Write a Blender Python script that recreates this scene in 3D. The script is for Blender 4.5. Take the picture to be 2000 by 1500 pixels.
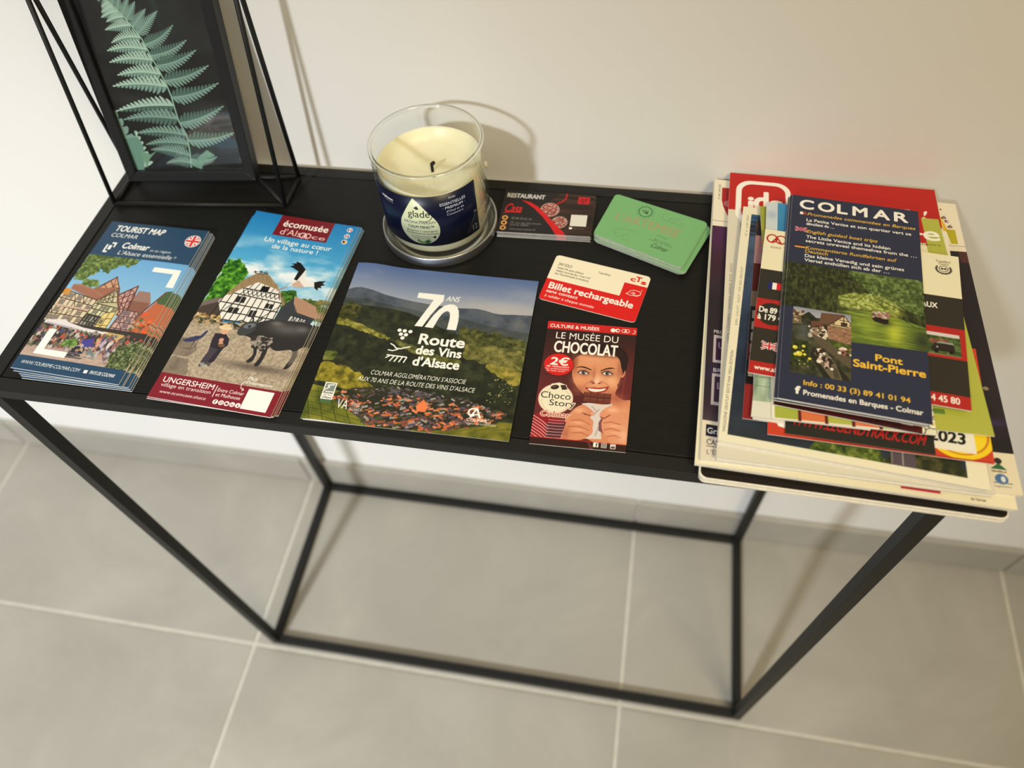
import bpy, bmesh, math, random
import numpy as np
from mathutils import Vector, Matrix

for o in list(bpy.data.objects):
    bpy.data.objects.remove(o)
SC = bpy.context.scene
COL = SC.collection

# ------------------------------------------------------------------ camera
cam_data = bpy.data.cameras.new('camera')
cam_data.sensor_width = 36.0
cam_data.lens = 26.144
cam_data.clip_start = 0.01
cam_data.dof.use_dof = True
cam_data.dof.focus_distance = 0.595
cam_data.dof.aperture_fstop = 3.8
cam = bpy.data.objects.new('camera', cam_data)
COL.objects.link(cam)
_right = Vector((0.98420367, 0.16747083, -0.05741659))
_fwd = Vector((-0.14157615, 0.54978717, -0.82321945))
_up = _right.cross(_fwd)
M = Matrix((( _right.x, _up.x, -_fwd.x, 0.51678),
            ( _right.y, _up.y, -_fwd.y, -0.25912),
            ( _right.z, _up.z, -_fwd.z, 1.22947),
            (0, 0, 0, 1)))
cam.matrix_world = M
SC.camera = cam

# ------------------------------------------------------------------ world, lights, exposure
SC.view_settings.view_transform = 'Standard'
SC.view_settings.look = 'None'
SC.view_settings.gamma = 1.0
SC.view_settings.use_curve_mapping = False
SC.view_settings.exposure = 0.0
world = bpy.data.worlds.new('world')
SC.world = world
world.use_nodes = True
world.node_tree.nodes['Background'].inputs[0].default_value = (1.0, 0.93, 0.82, 1)
world.node_tree.nodes['Background'].inputs[1].default_value = 0.20


def spot(name, loc, aim, power, colour, angle, blend, size):
    d = bpy.data.lights.new(name, 'SPOT')
    d.energy = power
    d.color = colour
    d.spot_size = math.radians(angle)
    d.spot_blend = blend
    d.shadow_soft_size = size
    o = bpy.data.objects.new(name, d)
    COL.objects.link(o)
    o.location = loc
    o.rotation_euler = (Vector(aim) - Vector(loc)).to_track_quat('-Z', 'Y').to_euler()
    return o


def area(name, loc, aim, power, colour, size):
    d = bpy.data.lights.new(name, 'AREA')
    d.energy = power
    d.color = colour
    d.size = size
    o = bpy.data.objects.new(name, d)
    COL.objects.link(o)
    o.location = loc
    o.rotation_euler = (Vector(aim) - Vector(loc)).to_track_quat('-Z', 'Y').to_euler()
    return o


spot('ceiling_spot_cool', (-0.55, -2.6, 2.48), (-0.32, 0.3, -0.50), 540, (0.92, 0.97, 1.0), 54, 1.0, 0.11)
area('fill_light_warm', (1.25, -1.0, 2.48), (1.15, -0.5, 0.0), 28, (1.0, 0.80, 0.44), 0.5)  # unseen warm fill light, added to brighten and yellow the right side
area('ceiling_lamp_neutral', (0.2, -1.0, 2.48), (0.3, -0.4, 0.0), 4, (1.0, 0.93, 0.82), 0.9)


# ------------------------------------------------------------------ materials
def newmat(name):
    m = bpy.data.materials.new(name)
    m.use_nodes = True
    nt = m.node_tree
    b = nt.nodes['Principled BSDF']
    return m, nt, b


def ramp(nt, fac, stops):
    r = nt.nodes.new('ShaderNodeValToRGB')
    els = r.color_ramp.elements
    while len(els) < len(stops):
        els.new(0.5)
    for e, (p, c) in zip(els, stops):
        e.position = p
        e.color = (*c, 1)
    nt.links.new(fac, r.inputs[0])
    return r.outputs[0]


def noise(nt, scale, detail=4, rough=0.55, coord='Object', stretch=None, loc=None):
    tc = nt.nodes.new('ShaderNodeTexCoord')
    src = tc.outputs[coord]
    if stretch or loc:
        mp = nt.nodes.new('ShaderNodeMapping')
        mp.inputs['Scale'].default_value = stretch or (1, 1, 1)
        mp.inputs['Location'].default_value = loc or (0, 0, 0)
        nt.links.new(src, mp.inputs[0])
        src = mp.outputs[0]
    n = nt.nodes.new('ShaderNodeTexNoise')
    n.inputs['Scale'].default_value = scale
    n.inputs['Detail'].default_value = detail
    n.inputs['Roughness'].default_value = rough
    nt.links.new(src, n.inputs['Vector'])
    return n.outputs['Fac']


def bump(nt, b, fac, strength, dist=0.001):
    bp = nt.nodes.new('ShaderNodeBump')
    bp.inputs['Strength'].default_value = strength
    bp.inputs['Distance'].default_value = dist
    nt.links.new(fac, bp.inputs['Height'])
    nt.links.new(bp.outputs[0], b.inputs['Normal'])


def simple(name, col, rough=0.5, metal=0.0, nscale=60, var=0.06, bstr=0.0, spec=0.5):
    m, nt, b = newmat(name)
    f = noise(nt, nscale)
    lo = tuple(c * (1 - var) for c in col)
    hi = tuple(min(1, c * (1 + var)) for c in col)
    nt.links.new(ramp(nt, f, [(0.3, lo), (0.7, hi)]), b.inputs['Base Color'])
    b.inputs['Roughness'].default_value = rough
    b.inputs['Metallic'].default_value = metal
    b.inputs['Specular IOR Level'].default_value = spec
    if bstr:
        bump(nt, b, f, bstr)
    return m


MAT = {}
MAT['wall'] = simple('wall_plaster', (0.80, 0.785, 0.765), 0.75, nscale=2.2, var=0.012, spec=0.25)
MAT['ceiling'] = simple('ceiling_paint', (0.8, 0.8, 0.78), 0.8)
MAT['black_metal'] = simple('black_powder_coat', (0.012, 0.012, 0.0115), 0.5, nscale=900, var=0.2, bstr=0.08, spec=0.25)
MAT['frame_black'] = simple('black_frame_lacquer', (0.014, 0.014, 0.015), 0.42, nscale=500, var=0.15, bstr=0.05, spec=0.3)
MAT['paper'] = simple('paper_edge', (0.80, 0.76, 0.67), 0.7, nscale=300, var=0.05)
MAT['paper_white'] = simple('white_paper_edge', (0.84, 0.83, 0.80), 0.6, nscale=300, var=0.04)
MAT['paper_dark'] = simple('dark_paper_edge', (0.13, 0.13, 0.11), 0.6, nscale=300, var=0.1)
MAT['card_edge'] = simple('card_edge', (0.55, 0.53, 0.52), 0.6, nscale=300, var=0.1)
MAT['wick'] = simple('burnt_wick', (0.012, 0.008, 0.006), 0.9, nscale=900, var=0.4, bstr=0.6)
MAT['grout'] = simple('grout', (0.54, 0.52, 0.46), 0.85, nscale=60, var=0.06, bstr=0.1)

m, nt, b = newmat('black_wood_panel')
g = noise(nt, 14, 6, 0.6, stretch=(3.5, 60, 60))
nt.links.new(ramp(nt, g, [(0.3, (0.0055, 0.0055, 0.005)), (0.7, (0.010, 0.010, 0.009))]), b.inputs['Base Color'])
b.inputs['Roughness'].default_value = 0.5
b.inputs['Specular IOR Level'].default_value = 0.2
bump(nt, b, g, 0.3, 0.0005)
MAT['black_wood'] = m

m, nt, b = newmat('grey_floor_tile')
oi = nt.nodes.new('ShaderNodeObjectInfo')
g1 = noise(nt, 2.2, 5, 0.6, coord='Generated', stretch=(1, 1, 1))
tc = nt.nodes.new('ShaderNodeTexCoord')
va = nt.nodes.new('ShaderNodeVectorMath'); va.operation = 'ADD'
mulr = nt.nodes.new('ShaderNodeVectorMath'); mulr.operation = 'SCALE'
mulr.inputs[0].default_value = (7.3, 3.1, 5.7)
nt.links.new(oi.outputs['Random'], mulr.inputs['Scale'])
nt.links.new(tc.outputs['Object'], va.inputs[0]); nt.links.new(mulr.outputs[0], va.inputs[1])
n2 = nt.nodes.new('ShaderNodeTexNoise'); n2.inputs['Scale'].default_value = 4.5; n2.inputs['Detail'].default_value = 7
n2.inputs['Roughness'].default_value = 0.62; n2.inputs['Distortion'].default_value = 0.6
nt.links.new(va.outputs[0], n2.inputs['Vector'])
nt.links.new(ramp(nt, n2.outputs['Fac'], [(0.25, (0.325, 0.305, 0.268)), (0.5, (0.368, 0.348, 0.305)), (0.75, (0.43, 0.405, 0.36))]), b.inputs['Base Color'])
b.inputs['Roughness'].default_value = 0.42
bump(nt, b, n2.outputs['Fac'], 0.06, 0.002)
MAT['tile'] = m

m, nt, b = newmat('brushed_silver_metal')
g = noise(nt, 30, 4, coord='Object', stretch=(1, 1, 40))
nt.links.new(ramp(nt, g, [(0.3, (0.50, 0.50, 0.49)), (0.7, (0.66, 0.66, 0.65))]), b.inputs['Base Color'])
b.inputs['Metallic'].default_value = 1.0
b.inputs['Roughness'].default_value = 0.36
MAT['silver'] = m

m, nt, b = newmat('cream_wax')
g = noise(nt, 26, 4)
nt.links.new(ramp(nt, g, [(0.3, (0.74, 0.70, 0.47)), (0.7, (0.80, 0.765, 0.56))]), b.inputs['Base Color'])
b.inputs['Roughness'].default_value = 0.38
b.inputs['Subsurface Weight'].default_value = 0.35
b.inputs['Subsurface Radius'].default_value = (0.012, 0.010, 0.005)
b.inputs['Subsurface Scale'].default_value = 1.0
bump(nt, b, g, 0.15, 0.002)
MAT['wax'] = m


def thin_glass(name, tint, base):
    m = bpy.data.materials.new(name)
    m.use_nodes = True
    nt = m.node_tree
    nt.nodes.clear()
    out = nt.nodes.new('ShaderNodeOutputMaterial')
    tr = nt.nodes.new('ShaderNodeBsdfTransparent'); tr.inputs[0].default_value = (*tint, 1)
    gl = nt.nodes.new('ShaderNodeBsdfGlossy'); gl.inputs['Roughness'].default_value = 0.03
    gl.inputs[0].default_value = (1, 1, 1, 1)
    lw = nt.nodes.new('ShaderNodeLayerWeight'); lw.inputs['Blend'].default_value = 0.5
    pw = nt.nodes.new('ShaderNodeMath'); pw.operation = 'POWER'; pw.inputs[1].default_value = 4.5
    nt.links.new(lw.outputs['Facing'], pw.inputs[0])
    f = noise(nt, 25)
    ad = nt.nodes.new('ShaderNodeMath'); ad.operation = 'MULTIPLY_ADD'
    ad.inputs[1].default_value = 0.01; ad.inputs[2].default_value = base
    nt.links.new(f, ad.inputs[0])
    mth = nt.nodes.new('ShaderNodeMath'); mth.operation = 'MULTIPLY_ADD'
    mth.inputs[1].default_value = 0.8
    nt.links.new(pw.outputs[0], mth.inputs[0]); nt.links.new(ad.outputs[0], mth.inputs[2])
    mx = nt.nodes.new('ShaderNodeMixShader')
    nt.links.new(mth.outputs[0], mx.inputs[0])
    nt.links.new(tr.outputs[0], mx.inputs[1]); nt.links.new(gl.outputs[0], mx.inputs[2])
    nt.links.new(mx.outputs[0], out.inputs[0])
    return m


m, nt, b = newmat('solid_rim_glass')
b.inputs['Transmission Weight'].default_value = 1.0
b.inputs['IOR'].default_value = 1.48
nt.links.new(ramp(nt, noise(nt, 40), [(0.3, (0.95, 0.97, 0.96)), (0.7, (1, 1, 1))]), b.inputs['Base Color'])
b.inputs['Roughness'].default_value = 0.02
MAT['rim_glass'] = m
MAT['jar_glass'] = thin_glass('clear_jar_glass', (0.982, 0.988, 0.980), 0.014)
MAT['pane_glass'] = thin_glass('picture_glass', (0.97, 0.98, 0.98), 0.04)


# ------------------------------------------------------------------ print artwork (drawn in memory, no files)
_tcache = {}


def text_tris(s, bold=0.0):
    key = (s, bold)
    if key in _tcache:
        return _tcache[key]
    cu = bpy.data.curves.new('lettering', 'FONT')
    cu.body = s
    cu.size = 1.0
    cu.resolution_u = 5
    cu.offset = bold
    ob = bpy.data.objects.new('lettering', cu)
    me = bpy.data.meshes.new_from_object(ob)
    me.calc_loop_triangles()
    n = len(me.vertices)
    co = np.empty(n * 3, np.float32); me.vertices.foreach_get('co', co)
    tr = np.empty(len(me.loop_triangles) * 3, np.int32); me.loop_triangles.foreach_get('vertices', tr)
    co = co.reshape(-1, 3)[:, :2].astype(float); tr = tr.reshape(-1, 3)
    bpy.data.objects.remove(ob); bpy.data.curves.remove(cu); bpy.data.meshes.remove(me)
    _tcache[key] = (co, tr)
    return co, tr


CAPH = None


def caph():
    global CAPH
    if CAPH is None:
        CAPH = float(text_tris('H')[0][:, 1].max())
    return CAPH


class Art:
    SS = 3

    def __init__(self, w_mm, h_mm, ppm=5.0, base=(1, 1, 1), seed=1):
        self.W = int(w_mm * ppm); self.H = int(h_mm * ppm)
        self.a = np.empty((self.H, self.W, 3), np.float32)
        self.a[:] = base
        self.rng = np.random.default_rng(seed)
        self.s = np.array([self.W, self.H], float)

    def _cov(self, edges):
        ss = self.SS
        e = edges * ss
        x0 = max(0, int(math.floor(min(edges[:, 0].min(), edges[:, 2].min()))))
        x1 = min(self.W, int(math.ceil(max(edges[:, 0].max(), edges[:, 2].max()))) + 1)
        y0 = max(0, int(math.floor(min(edges[:, 1].min(), edges[:, 3].min()))))
        y1 = min(self.H, int(math.ceil(max(edges[:, 1].max(), edges[:, 3].max()))) + 1)
        if x1 <= x0 or y1 <= y0:
            return None
        w, h = (x1 - x0) * ss, (y1 - y0) * ss
        ax, ay, bx, by = e[:, 0] - x0 * ss, e[:, 1] - y0 * ss, e[:, 2] - x0 * ss, e[:, 3] - y0 * ss
        sg = np.where(by > ay, 1, -1)
        lo = np.minimum(ay, by); hi = np.maximum(ay, by)
        r0 = np.clip(np.ceil(lo - 0.5), 0, h).astype(int)
        r1 = np.clip(np.ceil(hi - 0.5), 0, h).astype(int)
        n = r1 - r0
        k = n > 0
        if not k.any():
            return None
        n = n[k]; idx = np.repeat(np.nonzero(k)[0], n)
        off = np.arange(n.sum()) - np.repeat(np.cumsum(n) - n, n)
        rows = r0[idx] + off
        t = (rows + 0.5 - ay[idx]) / (by[idx] - ay[idx])
        xs = ax[idx] + t * (bx[idx] - ax[idx])
        c = np.clip(np.ceil(xs - 0.5), 0, w).astype(int)
        acc = np.zeros((h, w + 1), np.int32)
        np.add.at(acc, (rows, c), sg[idx])
        m = (np.cumsum(acc, 1)[:, :w] != 0).astype(np.float32)
        m = m.reshape(y1 - y0, ss, x1 - x0, ss).mean((1, 3))
        return y0, y1, x0, x1, m

    def _edges(self, pts):
        p = np.array(pts, float) * self.s
        return np.c_[p, np.roll(p, -1, 0)]

    def _paint(self, cov, col, alpha=1.0, tex=None):
        if cov is None:
            return
        y0, y1, x0, x1, m = cov
        m = (m * alpha)[..., None]
        c = np.array(col, np.float32) if tex is None else tex[y0:y1, x0:x1]
        r = self.a[y0:y1, x0:x1]
        r[:] = r * (1 - m) + c * m

    def poly(self, pts, col, alpha=1.0, tex=None):
        self._paint(self._cov(self._edges(pts)), col, alpha, tex)

    def rect(self, u0, v0, u1, v1, col, alpha=1.0, tex=None):
        self.poly([(u0, v0), (u1, v0), (u1, v1), (u0, v1)], col, alpha, tex)

    def ell(self, u, v, ru, rv, col, alpha=1.0, rot=0.0, tex=None):
        t = np.linspace(0, 2 * np.pi, 40, endpoint=False)
        x = ru * self.W * np.cos(t); y = rv * self.H * np.sin(t)
        c, s = math.cos(rot), math.sin(rot)
        self.poly(np.c_[(x * c - y * s) / self.W + u, (x * s + y * c) / self.H + v], col, alpha, tex)

    def circ(self, u, v, ru, col, alpha=1.0):
        self.ell(u, v, ru, ru * self.W / self.H, col, alpha)

    def ring(self, u, v, ru, wd, col, alpha=1.0, ry=None, t0=0, t1=360):
        ry = ru * self.W / self.H if ry is None else ry
        t = np.radians(np.linspace(t0, t1, 40))
        self.line(np.c_[u + ru * np.cos(t), v + ry * np.sin(t)], wd, col, alpha)

    def line(self, pts, wd, col, alpha=1.0):
        """polyline; wd = width as a fraction of the page width"""
        p = np.array(pts, float) * self.s
        hw = wd * self.W / 2
        E = []
        for a, b in zip(p[:-1], p[1:]):
            d = b - a
            L = np.hypot(*d)
            if L < 1e-6:
                continue
            d = d / L
            n = np.array([-d[1], d[0]]) * hw
            d = d * hw * 0.4
            q = np.array([a - d + n, b + d + n, b + d - n, a - d - n])
            E.append(np.c_[q, np.roll(q, -1, 0)])
        if E:
            self._paint(self._cov(np.vstack(E)), col, alpha)

    def text(self, s, u0, v, u1, cap, col, bold=0.0, italic=0.0, alpha=1.0, vert=False, slope=0.0):
        """fit s between u0 and u1 on baseline v with capital height cap (page fraction)"""
        co, tr = text_tris(s)
        if not len(co):
            return
        x = co[:, 0]; y = co[:, 1]
        x0, x1 = x.min(), x.max()
        X = (x - x0) / max(1e-6, x1 - x0); Y = y / caph()
        if vert:   # reads upwards: u0 = baseline u, v = start (bottom), u1 = end v, cap = cap height in u
            px = (u0 - Y * cap) * self.W; py = (v + (u1 - v) * X) * self.H
        else:
            px = (u0 + (u1 - u0) * X) * self.W + Y * cap * self.H * italic
            py = (v + slope * X - Y * cap) * self.H
        P = np.c_[px, py]
        a = P[tr[:, 0]]; b = P[tr[:, 1]]; c = P[tr[:, 2]]
        # same winding everywhere
        ar = (b[:, 0] - a[:, 0]) * (c[:, 1] - a[:, 1]) - (b[:, 1] - a[:, 1]) * (c[:, 0] - a[:, 0])
        f = ar < 0
        b2 = np.where(f[:, None], c, b); c2 = np.where(f[:, None], b, c)
        E = [np.c_[a, b2], np.c_[b2, c2], np.c_[c2, a]]
        if bold > 0:
            # thicken the strokes: a thin bar along every outline edge
            ed = np.vstack([tr[:, [0, 1]], tr[:, [1, 2]], tr[:, [2, 0]]]); ed.sort(axis=1)
            un, cnt = np.unique(ed, axis=0, return_counts=True)
            un = un[cnt == 1]
            A = P[un[:, 0]]; B = P[un[:, 1]]; D = B - A
            L = np.hypot(D[:, 0], D[:, 1])[:, None]; D = D / np.maximum(L, 1e-6)
            hw = bold * .7 * cap * self.H / caph() if not vert else bold * .7 * cap * self.W / caph()
            N = np.c_[-D[:, 1], D[:, 0]] * hw; D = D * hw * .5
            q = [A - D - N, B + D - N, B + D + N, A - D + N]
            E += [np.c_[q[i], q[(i + 1) % 4]] for i in range(4)]
        self._paint(self._cov(np.vstack(E)), col, alpha)

    def soft(self, u, v, ru, rv, col, alpha=1.0, rot=0.0, p=2.0):
        yy, xx = np.mgrid[0:self.H, 0:self.W]
        x = (xx / self.W - u); y = (yy / self.H - v)
        if rot:
            asp = self.H / self.W
            c, s = math.cos(rot), math.sin(rot)
            x, y = x * c + y * asp * s, (-x * s + y * asp * c) / asp
        d = (np.abs(x / ru) ** 2 + np.abs(y / rv) ** 2) ** (p / 2)
        m = (np.exp(-d) * alpha)[..., None].astype(np.float32)
        self.a[:] = self.a * (1 - m) + np.array(col, np.float32) * m

    def grad(self, v0, v1, c0, c1, u0=0, u1=1):
        y0, y1 = int(v0 * self.H), int(v1 * self.H)
        x0, x1 = int(u0 * self.W), int(u1 * self.W)
        t = np.linspace(0, 1, max(1, y1 - y0))[:, None, None]
        self.a[y0:y1, x0:x1] = np.array(c0) * (1 - t) + np.array(c1) * t

    def fbm(self, cells, octaves=4, sx=1.0, sy=1.0, gain=0.55):
        out = np.zeros((self.H, self.W), np.float32); amp = 1.0; tot = 0
        for o in range(octaves):
            gx = max(2, int(cells * sx * 2 ** o)); gy = max(2, int(cells * sy * 2 ** o * self.H / self.W))
            g = self.rng.random((gy + 2, gx + 2)).astype(np.float32)
            yy = np.linspace(0, gy, self.H, endpoint=False); xx = np.linspace(0, gx, self.W, endpoint=False)
            yi = yy.astype(int); xi = xx.astype(int)
            fy = (yy - yi); fx = (xx - xi)
            fy = (fy * fy * (3 - 2 * fy))[:, None]; fx = (fx * fx * (3 - 2 * fx))[None]
            a = g[yi][:, xi]; b = g[yi][:, xi + 1]; c = g[yi + 1][:, xi]; d = g[yi + 1][:, xi + 1]
            out += amp * ((a * (1 - fx) + b * fx) * (1 - fy) + (c * (1 - fx) + d * fx) * fy)
            tot += amp; amp *= gain
        out /= tot
        lo, hi = np.percentile(out, 1), np.percentile(out, 99)
        return np.clip((out - lo) / (hi - lo), 0, 1)

    def tex(self, n, c0, c1, c2=None):
        n = n[..., None]
        c0, c1 = np.array(c0, np.float32), np.array(c1, np.float32)
        if c2 is None:
            return c0 * (1 - n) + c1 * n
        c2 = np.array(c2, np.float32)
        return np.where(n < 0.5, c0 * (1 - n * 2) + c1 * n * 2, c1 * (2 - n * 2) + c2 * (n * 2 - 1))

    def foliage(self, pts, c0, c1, c2, cells=30, thr=0.35, edge=None, alpha=1.0):
        """leafy texture inside a polygon, with a ragged border"""
        n = self.fbm(cells, 3)
        cov = self._cov(self._edges(pts))
        if cov is None:
            return
        y0, y1, x0, x1, m = cov
        if edge is None:
            edge = 0.04
        k = max(1, int(edge * self.W))
        pad = np.pad(m, k, mode='edge' if False else 'constant')
        cs = np.cumsum(np.cumsum(np.pad(pad, ((1, 0), (1, 0))), 0), 1)
        w = 2 * k + 1
        bl = (cs[w:, w:] - cs[:-w, w:] - cs[w:, :-w] + cs[:-w, :-w]) / (w * w)
        bl = bl[:m.shape[0], :m.shape[1]]
        nn = self.fbm(cells * 0.6, 3)[y0:y1, x0:x1]
        mask = np.clip((bl - thr * 0.6 - nn * 0.55) * 9 + 0.5, 0, 1)
        t = self.tex(n, c0, c1, c2)
        self._paint((y0, y1, x0, x1, mask), c0, alpha, t)

    def specks(self, pts, n, size, cols, aspect=1.0, rotr=0.4, alpha=1.0, poly=None):
        """many small quads inside a bounding region"""
        u0, v0, u1, v1 = pts
        for i in range(n):
            u = u0 + (u1 - u0) * self.rng.random(); v = v0 + (v1 - v0) * self.rng.random()
            if poly is not None and not inside(u, v, poly):
                continue
            s = size * (0.5 + self.rng.random())
            c = cols[self.rng.integers(len(cols))]
            r = (self.rng.random() - 0.5) * 2 * rotr
            self.ell(u, v, s, s * aspect * self.W / self.H, c, alpha, r)


def sm(pts, n=5):
    """closed smooth curve through the given points"""
    p = np.array(pts, float); N = len(p); out = []
    for i in range(N):
        a, b, c, d = p[i - 1], p[i], p[(i + 1) % N], p[(i + 2) % N]
        for k in range(n):
            t = k / n
            out.append(.5 * ((2 * b) + (c - a) * t + (2 * a - 5 * b + 4 * c - d) * t * t + (3 * b - a - 3 * c + d) * t ** 3))
    return np.array(out)


def inside(x, y, poly):
    r = False
    j = len(poly) - 1
    for i in range(len(poly)):
        xi, yi = poly[i]; xj, yj = poly[j]
        if (yi > y) != (yj > y) and x < (xj - xi) * (y - yi) / (yj - yi) + xi:
            r = not r
        j = i
    return r


def print_mat(name, art, rough=0.35, coat=0.0, spec=0.3, wear=0.03):
    """printed surface: the drawing above plus procedural paper grain"""
    img = bpy.data.images.new(name, art.W, art.H)
    px = np.ones((art.H, art.W, 4), np.float32)
    px[..., :3] = np.clip(art.a[::-1], 0, 1)
    img.pixels.foreach_set(px.ravel())
    img.update()
    img.pack()
    m, nt, b = newmat(name)
    t = nt.nodes.new('ShaderNodeTexImage')
    t.image = img
    t.interpolation = 'Cubic'
    t.extension = 'EXTEND'
    uv = nt.nodes.new('ShaderNodeUVMap')
    nt.links.new(uv.outputs[0], t.inputs[0])
    nf = noise(nt, 700, 2)
    mx = nt.nodes.new('ShaderNodeMix'); mx.data_type = 'RGBA'; mx.blend_type = 'MULTIPLY'
    mx.inputs['Factor'].default_value = wear
    nt.links.new(t.outputs[0], mx.inputs[6])
    gr = ramp(nt, nf, [(0.3, (0.6, 0.6, 0.6)), (0.7, (1, 1, 1))])
    nt.links.new(gr, mx.inputs[7])
    nt.links.new(mx.outputs[2], b.inputs['Base Color'])
    b.inputs['Roughness'].default_value = rough
    b.inputs['Coat Weight'].default_value = coat
    b.inputs['Coat Roughness'].default_value = 0.12
    b.inputs['Specular IOR Level'].default_value = spec
    return m


def flag_uk(a, u, v, w, h):
    a.rect(u, v, u + w, v + h, (0.10, 0.14, 0.36))
    for q in (((u, v), (u + w, v + h)), ((u + w, v), (u, v + h))):
        a.line(q, w * 0.20, (0.95, 0.93, 0.93)); a.line(q, w * 0.08, (0.80, 0.12, 0.16))
    a.rect(u + w * .38, v, u + w * .62, v + h, (0.95, 0.93, 0.93)); a.rect(u, v + h * .34, u + w, v + h * .66, (0.95, 0.93, 0.93))
    a.rect(u + w * .44, v, u + w * .56, v + h, (0.80, 0.12, 0.16)); a.rect(u, v + h * .42, u + w, v + h * .58, (0.80, 0.12, 0.16))


def flag_fr(a, u, v, w, h, blue=True):
    a.rect(u, v, u + w / 3, v + h, (0.12, 0.14, 0.42) if blue else (.1, .12, .3))
    a.rect(u + w / 3, v, u + 2 * w / 3, v + h, (0.96, 0.95, 0.95))
    a.rect(u + 2 * w / 3, v, u + w, v + h, (0.82, 0.12, 0.16))


WH = (0.97, 0.96, 0.94)
BK = (0.05, 0.05, 0.05)


# ================================================================== artworks
def timber(a, pts, wall, beam, nx, ny, wd=0.006, seed=0, win=None, diag=True):
    """half-timbered facade: quad pts (TL, TR, BR, BL) with a beam grid"""
    a.poly(pts, wall)
    TL, TR, BR, BL = [np.array(p, float) for p in pts]

    def P(s, t):
        return (TL * (1 - s) + TR * s) * (1 - t) + (BL * (1 - s) + BR * s) * t
    rg = np.random.default_rng(seed)
    for i in range(nx):
        for j in range(ny):
            k = rg.random()
            if win and k < 0.42:
                q = [P((i + .2) / nx, (j + .15) / ny), P((i + .8) / nx, (j + .15) / ny), P((i + .8) / nx, (j + .8) / ny), P((i + .2) / nx, (j + .8) / ny)]
                a.poly(q, win)
                a.line([P((i + .5) / nx, (j + .15) / ny), P((i + .5) / nx, (j + .8) / ny)], wd * .4, wall)
            elif diag and k < 0.7:
                a.line([P(i / nx, (j + (k > .56)) / ny), P((i + 1) / nx, (j + (k <= .56)) / ny)], wd * .8, beam)
    for i in range(nx + 1):
        a.line([P(i / nx, 0), P(i / nx, 1)], wd, beam)
    for j in range(ny + 1):
        a.line([P(0, j / ny), P(1, j / ny)], wd * 1.2, beam)


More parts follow.
